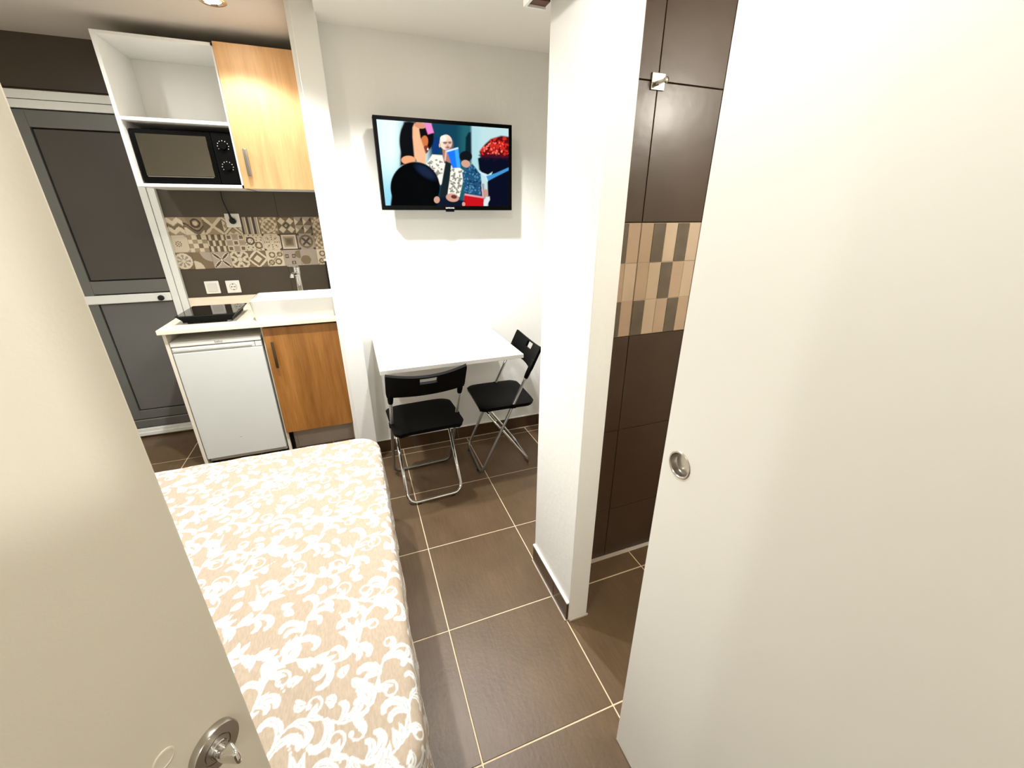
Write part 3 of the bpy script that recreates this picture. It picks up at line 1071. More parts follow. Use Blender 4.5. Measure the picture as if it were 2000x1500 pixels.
tp = empty('tap', (-0.335, 3.085, 0.886))
tag(tp, 'tall chrome mixer tap standing behind the white basin', 'tap')
lathe('base_ring', [(0, 0.0), (0.026, 0.0), (0.026, 0.006), (0.019, 0.012), (0, 0.012)], (0, 0, 0), (0, 0, 1), M['chrome'], tp)
lathe('column', [(0, 0.0), (0.017, 0.0), (0.0165, 0.20), (0.0195, 0.215), (0.0195, 0.248), (0.0, 0.248)], (0, 0, 0.006), (0, 0, 1), M['chrome'], tp)
bm = bmesh.new()
add_tube(bm, fillet([(0, -0.010, 0.214), (-0.012, -0.075, 0.222), (-0.020, -0.125, 0.220), (-0.021, -0.130, 0.205)], 0.012), 0.0115, 14)
build('spout', bm, M['chrome'], tp, True)
bm = bmesh.new()
add_box(bm, -0.010, 0.010, -0.085, 0.012, 0.2555, 0.265, 0.003, 2)
bmesh.ops.rotate(bm, verts=bm.verts, cent=(0, 0, 0.26), matrix=Matrix.Rotation(math.radians(-24), 3, 'Z') @ Matrix.Rotation(math.radians(-8), 3, 'X'))
build('lever', bm, M['chrome'], tp)

sq_ = empty('squeegee', (-0.163, 3.280, 0.9455))
tag(sq_, 'narrow black-handled tool leaning in the corner right of the tap', 'squeegee')
bm = bmesh.new()
add_tube(bm, [(0, 0.0, 0.0), (0, 0.008, 0.09), (0, 0.012, 0.21)], 0.008, 10, radii=[0.010, 0.008, 0.009])
build('grip', bm, M['rubber'], sq_, True)
bm = bmesh.new()
add_box(bm, -0.012, 0.012, 0.002, 0.016, 0.205, 0.222, 0.004, 2)
build('head', bm, M['white'], sq_)

# ------------------------------------------------------------------ ceiling spots
def spot(loc, power, aim, size, blend, label, r=0.042, seen=False, radius=0.03, col=WARM, group=None):
    o = empty('ceiling_spot', loc)
    tag(o, label, 'ceiling light', group)
    lathe('trim_ring', [(r - 0.008, 0.0005), (r + 0.012, 0.0005), (r + 0.012, -0.003), (r + 0.006, -0.006), (r - 0.004, -0.005), (r - 0.008, -0.001)], (0, 0, 0), (0, 0, 1), M['chrome'], o, 36)
    lathe('bulb', [(0, -0.0045), (r - 0.016, -0.0035), (r - 0.009, -0.0008), (r - 0.009, 0.0004), (0, 0.0004)], (0, 0, 0), (0, 0, 1), M['bulb'], o, 28)
    ld = bpy.data.lights.new('lamp_light', 'SPOT')
    ld.energy = power
    ld.color = col
    ld.spot_size = math.radians(size)
    ld.spot_blend = blend
    ld.shadow_soft_size = radius
    lo_ = bpy.data.objects.new('lamp_light', ld)
    lo_.parent = o
    lo_.location = (0, 0, -0.03)
    d = Vector(aim) - (Vector(loc) + Vector((0, 0, -0.03)))
    lo_.rotation_euler = d.to_track_quat('-Z', 'Y').to_euler()
    COL.objects.link(lo_)
    return o


spot((-0.405, 2.58, HK), L_KITCHEN, (-0.40, 2.60, 0.9), 128, 0.35, 'lit chrome ceiling spot in front of the wall cabinet')
spot((-0.38, 1.92, HK), L_TABLE_A, (-0.38, 1.92, 0.0), 128, 0.75, 'lit ceiling spot over the foot of the bed')
spot((0.42, 1.90, H), L_TABLE_B, (0.42, 1.90, 0.0), 128, 0.75, 'lit ceiling spot over the walkway in front of the table')
spot((-1.05, 0.50, HK), L_BED, (-1.05, 0.50, 0.0), 150, 0.6, 'lit ceiling spot over the near half of the bed')
wl = empty('wall_light', (1.85, 0.25, 1.97))
tag(wl, 'lit round opal wall light inside the bathroom', 'wall light')
lathe('base', [(0, 0.0), (0.055, 0.0), (0.055, 0.018), (0.048, 0.022), (0, 0.022)], (0, 0, 0), (-1, 0, 0), M['chrome'], wl)
lathe('globe', [(0.0, 0.022), (0.035, 0.024), (0.056, 0.045), (0.060, 0.066), (0.052, 0.092), (0.03, 0.112), (0, 0.118)], (0, 0, 0), (-1, 0, 0), M['globe'], wl)
wld = bpy.data.lights.new('lamp_light', 'POINT')
wld.energy = L_BATH
wld.color = (1.0, 0.93, 0.82)
wld.shadow_soft_size = 0.06
wlo = bpy.data.objects.new('lamp_light', wld)
wlo.parent = wl
wlo.location = (-0.19, 0, 0)
COL.objects.link(wlo)
spot((0.354, -0.92, H), L_HALL, (-0.25, 0.32, 1.55), 19, 0.4, 'lit ceiling spot in the hallway behind the entrance', radius=0.012)

spot((0.16, 0.62, H), L_DOOR, (0.16, 0.62, 0.0), 165, 0.5, 'lit ceiling spot in front of the sliding door')
spot((-1.20, 2.15, HK), L_KITCHEN_FILL, (-1.10, 2.5, 0.9), 150, 0.6, 'added fill spot brightening the left side of the kitchen')  # added fill lamp out of view, brightens worktop and shelves
spot((-0.30, -1.15, HK), L_HALL_FILL, (-0.30, -1.15, 0.0), 165, 0.5, 'added fill spot in the hallway for ambient light')  # added lamp behind the camera, lifts the dim entrance side

# ------------------------------------------------------------------ bathroom hook
hk = empty('robe_hook', (0.9145, 1.2138, 1.8245))
tag(hk, 'square polished steel robe hook on the brown bathroom tiles', 'hook')
bm = bmesh.new()
add_box(bm, -0.0235, 0.0235, -0.005, 0.0, -0.0215, 0.0215, 0.0016, 2)
build('back_plate', bm, M['chrome'], hk)
bm = bmesh.new()
add_lathe(bm, [(0, 0.004), (0.0062, 0.004), (0.0062, 0.030), (0.0078, 0.031), (0.0082, 0.036), (0.0, 0.037)], (0.004, 0, -0.002), (0, -1, 0), 20)
build('peg', bm, M['chrome'], hk, True)

# ------------------------------------------------------------------ television
tvx0, tvx1, tvz0, tvz1, tvy = 0.191, 0.903, 1.481, 1.900, 2.400
tv = empty('television', ((tvx0 + tvx1) / 2, tvy + 0.03, (tvz0 + tvz1) / 2))
tag(tv, 'black flat television on the white wall above the table, showing people', 'television')
hw, hh = (tvx1 - tvx0) / 2, (tvz1 - tvz0) / 2
BZ, BB = 0.0175, 0.0215
bm = bmesh.new()
add_box(bm, -hw, hw, -0.030, 0.012, -hh, hh, 0.003, 2)
add_box(bm, -hw * 0.7, hw * 0.7, 0.012, 0.035, -hh * 0.75, hh * 0.55, 0.008, 2)
build('housing', bm, M['black'], tv)
bm = bmesh.new()
for b_ in ((-hw, hw, hh - BZ, hh), (-hw, hw, -hh, -hh + BB), (-hw, -hw + BZ, -hh + BB, hh - BZ), (hw - BZ, hw, -hh + BB, hh - BZ)):
    add_box(bm, b_[0], b_[1], -0.0345, -0.030, b_[2], b_[3], 0.001, 1)
build('bezel', bm, M['blacksatin'], tv)
bm = bmesh.new()
add_box(bm, -0.022, 0.022, -0.034, -0.010, -hh - 0.008, -hh + 0.002, 0.002, 1)
build('sensor_bump', bm, M['black'], tv)
bm = bmesh.new()
add_box(bm, -0.10, 0.10, 0.035, 0.052, -0.10, 0.10, 0.002, 1)
add_box(bm, -0.03, 0.03, 0.050, 0.066, -0.05, 0.05, 0.002, 1)
add_box(bm, -0.10, 0.10, 0.064, 0.0735, -0.10, 0.10, 0.002, 1)
build('wall_bracket', bm, M['black'], tv)
text_mesh('brand_mark', 'SAMSUNG', 0.0105, M['print'], tv, (-0.002, -0.0347, -hh + 0.0105), (math.pi / 2, 0, 0))

# picture on the screen: painted as colours on a fine grid
NX, NY = 272, 156
sx0, sx1, sz0, sz1 = -hw + BZ, hw - BZ, -hh + BB, hh - BZ
u = (np.arange(NX) + 0.5) / NX
v = (np.arange(NY) + 0.5) / NY
U, V = np.meshgrid(u, v)
# picture coordinates: x to the right and y down, on a sheet laid out by these four corners
src = [(0, 1), (1, 1), (1, 0), (0, 0)]
dst = [(105, 90), (1880, 210), (1880, 1270), (225, 1255)]
A = []
for (a, b), (x, y) in zip(src, dst):
    A.append([a, b, 1, 0, 0, 0, -a * x, -b * x, x])
    A.append([0, 0, 0, a, b, 1, -a * y, -b * y, y])
A = np.array(A, float)
hsol = np.linalg.solve(A[:, :8], A[:, 8])
den = hsol[6] * U + hsol[7] * V + 1
PX = (hsol[0] * U + hsol[1] * V + hsol[2]) / den
PY = (hsol[3] * U + hsol[4] * V + hsol[5]) / den
img = np.zeros((NY, NX, 3))


def C3(*c):
    return np.array(lin(c))


def sm(e0, e1, x):
    t = np.clip((x - e0) / (e1 - e0), 0, 1)
    return t * t * (3 - 2 * t)


def blend(mask, col):
    global img
    m_ = np.clip(mask, 0, 1)[..., None]
    img = img * (1 - m_) + m_ * np.asarray(col)


def ell(cx, cy, rx, ry, rot=0.0, soft=0.10):
    c_, s_ = math.cos(math.radians(rot)), math.sin(math.radians(rot))
    dx, dy = PX - cx, PY - cy
    q = np.hypot((dx * c_ + dy * s_) / rx, (-dx * s_ + dy * c_) / ry)
    return 1 - sm(1 - soft, 1 + soft, q)


def poly(pts, soft=10.0):
    pts = np.array(pts, float)
    inside = np.zeros(PX.shape, bool)
    dmin = np.full(PX.shape, 1e9)
    n = len(pts)
    for i in range(n):
        (x1, y1), (x2, y2) = pts[i], pts[(i + 1) % n]
        cond = (y1 > PY) != (y2 > PY)
        with np.errstate(divide='ignore', invalid='ignore'):
            xi = (x2 - x1) * (PY - y1) / (y2 - y1 + 1e-12) + x1
        inside ^= cond & (PX < xi)
        ex, ey = x2 - x1, y2 - y1
        t = np.clip(((PX - x1) * ex + (PY - y1) * ey) / (ex * ex + ey * ey), 0, 1)
        dmin = np.minimum(dmin, np.hypot(PX - x1 - t * ex, PY - y1 - t * ey))
    sd = np.where(inside, -dmin, dmin)
    return 1 - sm(-soft, soft, sd)


rs_ = np.random.RandomState(5)


def speck(n, x0, x1, y0, y1, r0, r1, col, within=None, op=0.8):
    acc = np.zeros(PX.shape)
    for _ in range(n):
        acc = np.maximum(acc, ell(rs_.uniform(x0, x1), rs_.uniform(y0, y1), rs_.uniform(r0, r1), rs_.uniform(r0, r1) * 0.6, rs_.uniform(0, 180), 0.4))
    blend(acc * op * (within if within is not None else 1), col)


# ground: pale wall, dark teal doorway, pale wall again
img[:] = C3(225, 245, 246)
blend(sm(500, 1200, PY) * (1 - sm(420, 520, PX)), C3(140, 205, 226))
blend((1 - sm(90, 330, PX)) * 0.25, C3(150, 205, 215))
blend(sm(300, 480, PX) * 0.55, C3(120, 170, 176))
door_ = sm(760, 860, PX) * (1 - sm(1350, 1400, PX))
blend(door_, C3(16, 62, 84))
blend(door_ * sm(1150, 1300, PX) * 0.5, C3(40, 110, 112))
blend(poly([(1300, 330), (1340, 260), (1370, 260), (1375, 620), (1290, 600)], 14), C3(10, 34, 44))
blend(sm(1370, 1420, PX) * (1 - sm(1420, 1560, PX)) * 0.6, C3(150, 200, 206))
blend(ell(900, 440, 60, 120), C3(14, 52, 110))
# woman on the left with a raised arm
blend(ell(535, 380, 125, 270), C3(12, 14, 18))
blend(ell(760, 330, 110, 190), C3(14, 12, 16))
blend(poly([(420, 600), (470, 120), (640, 120), (640, 660), (420, 720)], 18), C3(10, 12, 16))
blend(ell(742, 400, 52, 92, 8), C3(196, 112, 62))
blend(ell(760, 500, 40, 60, 20), C3(120, 52, 34))
blend(ell(790, 492, 11, 14), C3(240, 235, 225))
blend(ell(530, 640, 95, 58), C3(226, 158, 116))
blend(poly([(588, 200), (612, 145), (665, 175), (690, 330), (765, 560), (762, 690), (690, 690), (612, 610), (588, 330)], 12), C3(236, 176, 136))
blend(ell(690, 170, 80, 42, 10), C3(206, 140, 112))
blend(poly([(740, 138), (835, 140), (872, 268), (792, 292)], 10), C3(222, 128, 192))
# man in the middle
blend(poly([(985, 480), (1090, 480), (1110, 680), (1000, 660)], 10), C3(170, 116, 92))
blend(ell(1033, 398, 84, 104, 0, 0.06), C3(236, 208, 188))
blend(ell(1000, 350, 45, 45), C3(248, 226, 210))
blend(ell(1075, 430, 50, 80, 0, 0.5) * 0.45, C3(196, 150, 130))
blend(ell(952, 440, 14, 28, 0, 0.3), C3(214, 176, 156))
blend(ell(1022, 408, 26, 17, 0, 0.4) * 0.75, C3(84, 60, 54))
blend(ell(1086, 405, 22, 16, 0, 0.4) * 0.75, C3(92, 64, 56))
blend(poly([(990, 394), (1112, 390), (1112, 397), (990, 401)], 3) * 0.8, C3(60, 44, 40))
blend(ell(1058, 440, 9, 20, 0, 0.5) * 0.5, C3(170, 120, 100))
blend(ell(1056, 470, 34, 22, 0, 0.5) * 0.65, C3(140, 96, 80))
blend(ell(1058, 466, 18, 7, 0, 0.4) * 0.8, C3(120, 60, 56))
jacket = poly([(770, 690), (850, 565), (985, 575), (1010, 680), (1220, 745), (1288, 800), (1215, 1140), (1050, 1160), (1060, 900), (960, 980), (880, 860)], 10)
blend(jacket, C3(236, 232, 218))
speck(30, 800, 980, 640, 860, 10, 26, C3(90, 92, 84), jacket)
speck(46, 1090, 1240, 760, 1080, 10, 30, C3(74, 82, 76), jacket)
blend(poly([(1030, 650), (1105, 700), (1085, 900), (1045, 1160), (940, 1160), (985, 900)], 10), C3(22, 34, 38))
blend(poly([(1028, 505), (1196, 470), (1228, 738), (1122, 752), (1060, 560)], 7), C3(26, 112, 226))
blend(poly([(1150, 480), (1196, 470), (1228, 738), (1180, 745)], 14), C3(60, 160, 240))
blend(poly([(1028, 512), (1196, 466), (1198, 486), (1040, 535)], 6), C3(200, 220, 240))
blend(poly([(1025, 515), (1048, 512), (1030, 650), (1012, 640)], 6), C3(206, 180, 180))
# person behind in denim
blend(ell(1300, 590, 85, 75), C3(16, 20, 24))
blend(ell(1300, 690, 62, 50, 20), C3(196, 150, 130))
denim = poly([(1250, 810), (1390, 690), (1500, 830), (1530, 1150), (1285, 1110)], 10)
blend(denim, C3(30, 76, 112))
speck(70, 1260, 1520, 720, 1120, 6, 20, C3(92, 148, 184), denim, 0.7)
speck(40, 1260, 1520, 720, 1120, 8, 22, C3(10, 34, 56), denim, 0.7)
for k in range(4):
    blend(poly([(1490 + k * 18, 960), (1500 + k * 18, 960), (1515 + k * 20, 1170), (1505 + k * 20, 1170)], 4), C3(186, 150, 156) if k % 2 else C3(70, 20, 28))
blend(poly([(1280, 1112), (1545, 1155), (1540, 1275), (1262, 1270)], 8), C3(186, 18, 28))
blend(poly([(1285, 1095), (1545, 1140), (1545, 1162), (1280, 1120)], 6), C3(206, 150, 156))
# person on the right with red hair
blend(poly([(1462, 615), (1620, 540), (1890, 560), (1890, 1280), (1600, 1280), (1590, 900), (1480, 770)], 12), C3(8, 12, 30))
red = poly([(1482, 525), (1560, 420), (1640, 350), (1780, 305), (1890, 320), (1890, 610), (1500, 600)], 14)
blend(red, C3(92, 12, 14))
speck(60, 1490, 1880, 330, 560, 12, 40, C3(206, 44, 36), red, 0.85)
speck(24, 1540, 1800, 400, 560, 8, 20, C3(250, 130, 110), red, 0.8)
speck(40, 1480, 1880, 560, 640, 10, 30, C3(26, 16, 40), None, 0.7)
blend(poly([(1462, 790), (1500, 800), (1600, 840), (1660, 800), (1640, 850), (1590, 940), (1560, 870)], 8), C3(196, 214, 226))
blend(poly([(1575, 858), (1700, 820), (1890, 735), (1890, 775), (1720, 860), (1600, 925)], 8), C3(62, 138, 196))
blend(poly([(1540, 1220), (1575, 1150), (1620, 1135), (1625, 1180), (1580, 1265), (1545, 1265)], 8), C3(206, 214, 216))
blend(poly([(1530, 1040), (1590, 1040), (1600, 1130), (1545, 1150)], 12), C3(186, 140, 124))
# big dark head in front and hands
blend(ell(620, 1010, 330, 345, 0, 0.03), C3(2, 3, 5))
blend(poly([(285, 1290), (330, 940), (620, 690), (900, 900), (945, 1290)], 14), C3(2, 3, 5))
blend(ell(760, 800, 150, 60, 35, 0.5) * 0.35, C3(40, 60, 100))
blend(poly([(930, 1150), (1060, 1150), (1290, 1200), (1290, 1290), (900, 1290)], 12), C3(14, 22, 40))
blend(ell(1120, 1150, 88, 58, 10), C3(198, 150, 132))
blend(ell(1140, 1140, 40, 26, 10), C3(96, 50, 44))
blend(ell(910, 1180, 40, 46), C3(196, 150, 130))
blend(ell(1270, 1240, 22, 30), C3(206, 150, 136))
blend(sm(1255, 1300, PY), C3(4, 5, 8))
P = np.zeros((NY + 1, NX + 1, 3))
P[..., 0] = np.linspace(sx0, sx1, NX + 1)[None, :]
P[..., 2] = np.linspace(sz0, sz1, NY + 1)[:, None]
P[..., 1] = -0.0315
M['tvpic'] = mat_attr('television_picture', rough=0.2, emit=0.36)
M['tvpic'].node_tree.nodes['Principled BSDF'].inputs['Base Color'].default_value = (0, 0, 0, 1)
M['tvpic'].node_tree.nodes['Principled BSDF'].inputs['Specular IOR Level'].default_value = 0.02
link('screen', grid_mesh('screen', P, img), M['tvpic'], tv)

# ------------------------------------------------------------------ wall table
tx0, tx1, ty0, tz = 0.0586, 0.788, 1.911, 0.782
tbl = empty('wall_table', ((tx0 + tx1) / 2, YW, 0.77))
tag(tbl, 'white drop-leaf table fixed to the wall under the television', 'table')
cbox(tbl, 'folding_leaf', tx0, tx1, ty0, YW - 0.1045, tz - 0.022, tz, 'white', 0.0015)
cbox(tbl, 'fixed_leaf', tx0, tx1, YW - 0.103, YW - 0.001, tz - 0.022, tz, 'white', 0.0015)
cbox(tbl, 'wall_rail', tx0 + 0.02, tx1 - 0.02, YW - 0.022, YW - 0.001, 0.600, tz - 0.0225, 'white', 0.0015)
bm = bmesh.new()
cxm = 0.43
l = tbl.location
prof = [(YW - 0.023, 0.605), (YW - 0.023, tz - 0.0235), (YW - 0.40, tz - 0.0235), (YW - 0.40, 0.72)]
A = [bm.verts.new((cxm - 0.009 - l.x, y - l.y, z - l.z)) for y, z in prof]
B = [bm.verts.new((cxm + 0.009 - l.x, y - l.y, z - l.z)) for y, z in prof]
bm.faces.new(A)
bm.faces.new(B[::-1])
for k in range(4):
    bm.faces.new((A[k], B[k], B[(k + 1) % 4], A[(k + 1) % 4]))
build('support_flap', bm, M['white'], tbl)
for xh in (tx0 + 0.12, tx1 - 0.12):
    cbox(tbl, 'hinge', xh - 0.02, xh + 0.02, YW - 0.125, YW - 0.085, tz - 0.0255, tz - 0.0225, 'steel', 0.0005)


# ------------------------------------------------------------------ folding chairs
def make_chair(label):
    root = empty('folding_chair')
    tag(root, label, 'chair', 'folding chairs at the wall table')
    ZT, yT, yF, yR = 0.775, -0.205, 0.190, -0.168
    TR = 0.0088
    wA, wB = 0.176, 0.150
    def yA(z):
        return yF + (yT - yF) * z / ZT
    # frame that carries the backrest and stands on the front floor bar
    fa = tube('back_frame', fillet([(-wA, yA(0.70), 0.70), (-wA, yA(0.012), 0.012), (wA, yA(0.012), 0.012), (wA, yA(0.70), 0.70)], 0.045), TR, M['grey_steel'], root, 12)
    # rear leg loop
    fb = tube('leg_loop', fillet([(-wB, 0.150, 0.428), (-wB, yR, 0.013), (wB, yR, 0.013), (wB, 0.150, 0.428)], 0.055), TR, M['chrome'], root, 12)
    # seat: moulded shell with a dished top
    NXs, NYs = 20, 18
    def seat_pt(a, b, top):
        x = a * 0.186
        y = 0.0 + b * 0.180
        # rounded front and tapered back corners
        k = max(0.0, abs(b) - 0.72) / 0.28
        x *= 1 - 0.16 * k * k
        z = 0.452 - 0.010 * (1 - a * a) * (1 - b * b) - 0.006 * max(0, b) ** 3 - 0.006 * abs(a) ** 6
        if not top:
            z -= 0.022
            x *= 0.97
            y *= 0.97
        return Vector((x, y + 0.0, z))
    sb = bmesh.new()
    top = [[sb.verts.new(seat_pt(-1 + 2 * i / NXs, -1 + 2 * j / NYs, True)) for i in range(NXs + 1)] for j in range(NYs + 1)]
    bot = [[sb.verts.new(seat_pt(-1 + 2 * i / NXs, -1 + 2 * j / NYs, False)) for i in range(NXs + 1)] for j in range(NYs + 1)]
    for j in range(NYs):
        for i in range(NXs):
            sb.faces.new((top[j][i], top[j][i + 1], top[j + 1][i + 1], top[j + 1][i]))
            sb.faces.new((bot[j][i], bot[j + 1][i], bot[j + 1][i + 1], bot[j][i + 1]))
    for i in range(NXs):
        sb.faces.new((top[0][i], bot[0][i], bot[0][i + 1], top[0][i + 1]))
        sb.faces.new((top[NYs][i + 1], bot[NYs][i + 1], bot[NYs][i], top[NYs][i]))
    for j in range(NYs):
        sb.faces.new((top[j + 1][0], bot[j + 1][0], bot[j][0], top[j][0]))
        sb.faces.new((top[j][NXs], bot[j][NXs], bot[j + 1][NXs], top[j + 1][NXs]))
    seat = build('seat', sb, M['black'], root, True)
    seat.data.set_sharp_from_angle(angle=math.radians(50))
    for sx in (-1, 1):
        cb = bmesh.new()
        add_box(cb, sx * 0.178 - 0.012, sx * 0.178 + 0.012, yA(0.44) - 0.016, yA(0.44) + 0.016, 0.424, 0.448, 0.004, 2)
        build('seat_clip', cb, M['black'], root)
    tube('seat_rod', [(-0.172, -0.146, 0.430), (0.172, -0.146, 0.430)], 0.005, M['chrome'], root, 8)
    # backrest: curved plate with a grip slot
    n = Vector((0, ZT, -(yT - yF))).normalized()          # across the plate's thickness, towards +Y
    upv = Vector((0, yT - yF, ZT)).normalized()
    c0 = Vector((0, yA(0.70), 0.70))
    NU, NV = 28, 8
    W, Hh, Th = 0.196, 0.150, 0.016
    def bp_(iu, iv, front):
        a = -1 + 2 * iu / NU
        b = iv / NV
        bulge = -0.030 * (1 - a * a)
        zz = -0.060 + Hh * b - (0.010 * (1 - a * a) if iv == NV else 0) - (0.0 if iv else -0.012 * (1 - a * a))
        xx = a * W * (1.0 if 0 < iv < NV else 0.985)
        return c0 + upv * zz + n * (bulge + (Th / 2 if front else -Th / 2)) + Vector((xx, 0, 0))
    hole_u, hole_v = range(11, 17), range(5, 7)
    bb_ = bmesh.new()
    F = [[bb_.verts.new(bp_(i, j, True)) for i in range(NU + 1)] for j in range(NV + 1)]
    K = [[bb_.verts.new(bp_(i, j, False)) for i in range(NU + 1)] for j in range(NV + 1)]
    def is_hole(i, j):
        return i in hole_u and j in hole_v
    for j in range(NV):
        for i in range(NU):
            if is_hole(i, j):
                continue
            bb_.faces.new((F[j][i], F[j][i + 1], F[j + 1][i + 1], F[j + 1][i]))
            bb_.faces.new((K[j][i], K[j + 1][i], K[j + 1][i + 1], K[j][i + 1]))
            for (di, dj, p, q) in ((0, -1, (j, i), (j, i + 1)), (0, 1, (j + 1, i + 1), (j + 1, i)), (-1, 0, (j + 1, i), (j, i)), (1, 0, (j, i + 1), (j + 1, i + 1))):
                ni, nj = i + di, j + dj
                if ni < 0 or nj < 0 or ni >= NU or nj >= NV or is_hole(ni, nj):
                    bb_.faces.new((F[p[0]][p[1]], K[p[0]][p[1]], K[q[0]][q[1]], F[q[0]][q[1]]))
    back = build('backrest', bb_, M['black'], root, True)
    back.data.set_sharp_from_angle(angle=math.radians(50))
    for sx in (-1, 1):
        sl = bmesh.new()
        p0 = Vector((sx * wA, yA(0.600), 0.600))
        p1 = Vector((sx * wA, yA(0.70), 0.70))
        add_tube(sl, [p0, p0 + (p1 - p0) * 0.25, p1], 0.0135, 12, radii=[0.0125, 0.0145, 0.0145])
        build('backrest_sleeve', sl, M['black'], root, True)
    for sx in (-1, 1):
        for y, w in ((yF, wA), (yR, wB)):
            f = bmesh.new()
            add_box(f, sx * (w - 0.055) - 0.010, sx * (w - 0.055) + 0.010, y - 0.009, y + 0.009, 0.0, 0.010, 0.003, 1)
            build('floor_pad', f, M['rubber'], root)
    return root


def copy_tree(o, parent=None):
    c = o.copy()
    COL.objects.link(c)
    if parent is not None:
        c.parent = parent
    for ch in list(o.children):
        copy_tree(ch, c)
    return c


ch1 = make_chair('black folding chair with its back to the bed, seat under the table front')
ch2 = copy_tree(ch1)
ch2['label'] = 'black folding chair at the right end of the table, half behind the pillar'
ch1.location = (0.262, 2.062, 0)
ch1.rotation_euler = (0, 0, math.radians(2.5))
ch2.location = (0.743, 2.192, 0)
ch2.scale = (1.0, 0.92, 1.0)
ch2.rotation_euler = (0, 0, math.radians(88))

# ------------------------------------------------------------------ bed and bedspread
BX0, BX1, BY0, BY1, BZ_ = -1.90, 0.012, 0.445, 1.838, 0.500
bed = empty('bed', ((BX0 + BX1) / 2, (BY0 + BY1) / 2, 0))
tag(bed, 'double bed in the corner between the entrance door and the kitchen', 'bed')
IN = 0.014
cbox(bed, 'mattress', BX0, BX1 - IN, BY0 + IN, BY1 - IN, 0.255, BZ_ - 0.008, 'mattress', 0.045, seg=4)
cbox(bed, 'base', BX0 + 0.01, BX1 - 0.03, BY0 + 0.03, BY1 - 0.03, 0.10, 0.2545, 'base', 0.006)
for xl in (BX0 + 0.12, BX1 - 0.16):
    for yl in (BY0 + 0.12, BY1 - 0.12):
        lathe('leg', [(0, 0), (0.02, 0), (0.026, 0.101), (0, 0.101)], (xl - bed.location.x, yl - bed.location.y, 0), (0, 0, 1), M['black'], bed, 16)

# print of the bedspread: white scrolling leaves on linen, drawn on a sheet in metres
RES = 0.0022
PSC = 0.74        # the drawn repeat is printed at this scale
SX0, SY0 = -1.40, 0.20
SW, SH = 1.85, 2.70
gw, gh = int(SW / RES), int(SH / RES)
sheet = np.zeros((gh, gw), np.float32)
veins = np.zeros((gh, gw), np.float32)


def dab(x, y, r, sheet=None):
    sheet = globals()['sheet'] if sheet is None else sheet
    """white round dab of radius r on the sheet (soft by one cell)"""
    i0, i1 = int((x - r - SX0) / RES) - 1, int((x + r - SX0) / RES) + 2
    j0, j1 = int((y - r - SY0) / RES) - 1, int((y + r - SY0) / RES) + 2
    i0, i1, j0, j1 = max(i0, 0), min(i1, gw), max(j0, 0), min(j1, gh)
    if i0 >= i1 or j0 >= j1:
        return
    xs = SX0 + (np.arange(i0, i1) + 0.5) * RES - x
    ys = SY0 + (np.arange(j0, j1) + 0.5) * RES - y
    d = np.hypot(xs[None, :], ys[:, None])
    s_ = np.clip((r - d) / RES + 0.5, 0, 1)
    sheet[j0:j1, i0:i1] = np.maximum(sheet[j0:j1, i0:i1], s_)


def stroke(pts, rad, sheet=None):
    pts = np.asarray(pts)
    seg_ = np.hypot(*np.diff(pts, axis=0).T)
    t = np.concatenate([[0], np.cumsum(seg_)])
    n_ = max(4, int(t[-1] / 0.0022))
    q = np.linspace(0, t[-1], n_)
    xs, ys = np.interp(q, t, pts[:, 0]), np.interp(q, t, pts[:, 1])
    for k in range(n_):
        dab(xs[k], ys[k], rad(k / (n_ - 1)), sheet)


def arc_path(x, y, ang, length, bend, n=24, power=1.0):
    """start point, heading, length and total turning; turning tightens towards the end when power > 1"""
    pts = [(x, y)]
    a = ang
    for k in range(n):
        s_ = (k + 1) / n
        a = ang + bend * s_ ** power
        x += math.cos(a) * length / n
        y += math.sin(a) * length / n
        pts.append((x, y))
    return pts, a


def leaf_(x, y, ang, L, bend, w):
    pts, _ = arc_path(x, y, ang, L, bend, 18)
    stroke(pts, lambda t: 0.0012 + w * math.sin(math.pi * min(1, t * 0.96 + 0.04) ** 0.75) ** 1.1)
    if L > 0.038:
        stroke(pts[1:13], lambda t: 0.0015, veins)


def hook(x, y, ang, L, bend, w):
    """acanthus hook: widens along its length and curls over into a round end"""
    pts, a = arc_path(x, y, ang, L, bend, 26, 1.9)
    stroke(pts, lambda t: 0.0016 + w * (math.sin(math.pi * t * 0.80) ** 1.2))
    stroke(pts[4:19], lambda t: 0.0017, veins)
    dab(pts[-1][0], pts[-1][1], w * 0.75)


def tendril(x, y, ang, L, bend, w=0.0022):
    pts, a = arc_path(x, y, ang, L, bend, 36, 1.6)
    stroke(pts, lambda t: w * (1.15 - 0.3 * t))
    dab(pts[-1][0], pts[-1][1], w * 2.6)


def bud(x, y, ang, L):
    for da in (-0.32, 0.0, 0.32):
        leaf_(x, y, ang + da, L * (1 - abs(da) * 0.5), da * 1.2, L * 0.14)
    for da in (-1.1, 1.1):
        leaf_(x, y, ang + da, L * 0.45, -da * 0.6, L * 0.10)


def beads(x, y, ang, n):
    for k in range(n):
        dab(x + math.cos(ang) * 0.0115 * k, y + math.sin(ang) * 0.0115 * k, 0.0042 - 0.0003 * k)


rp = random.Random(11)


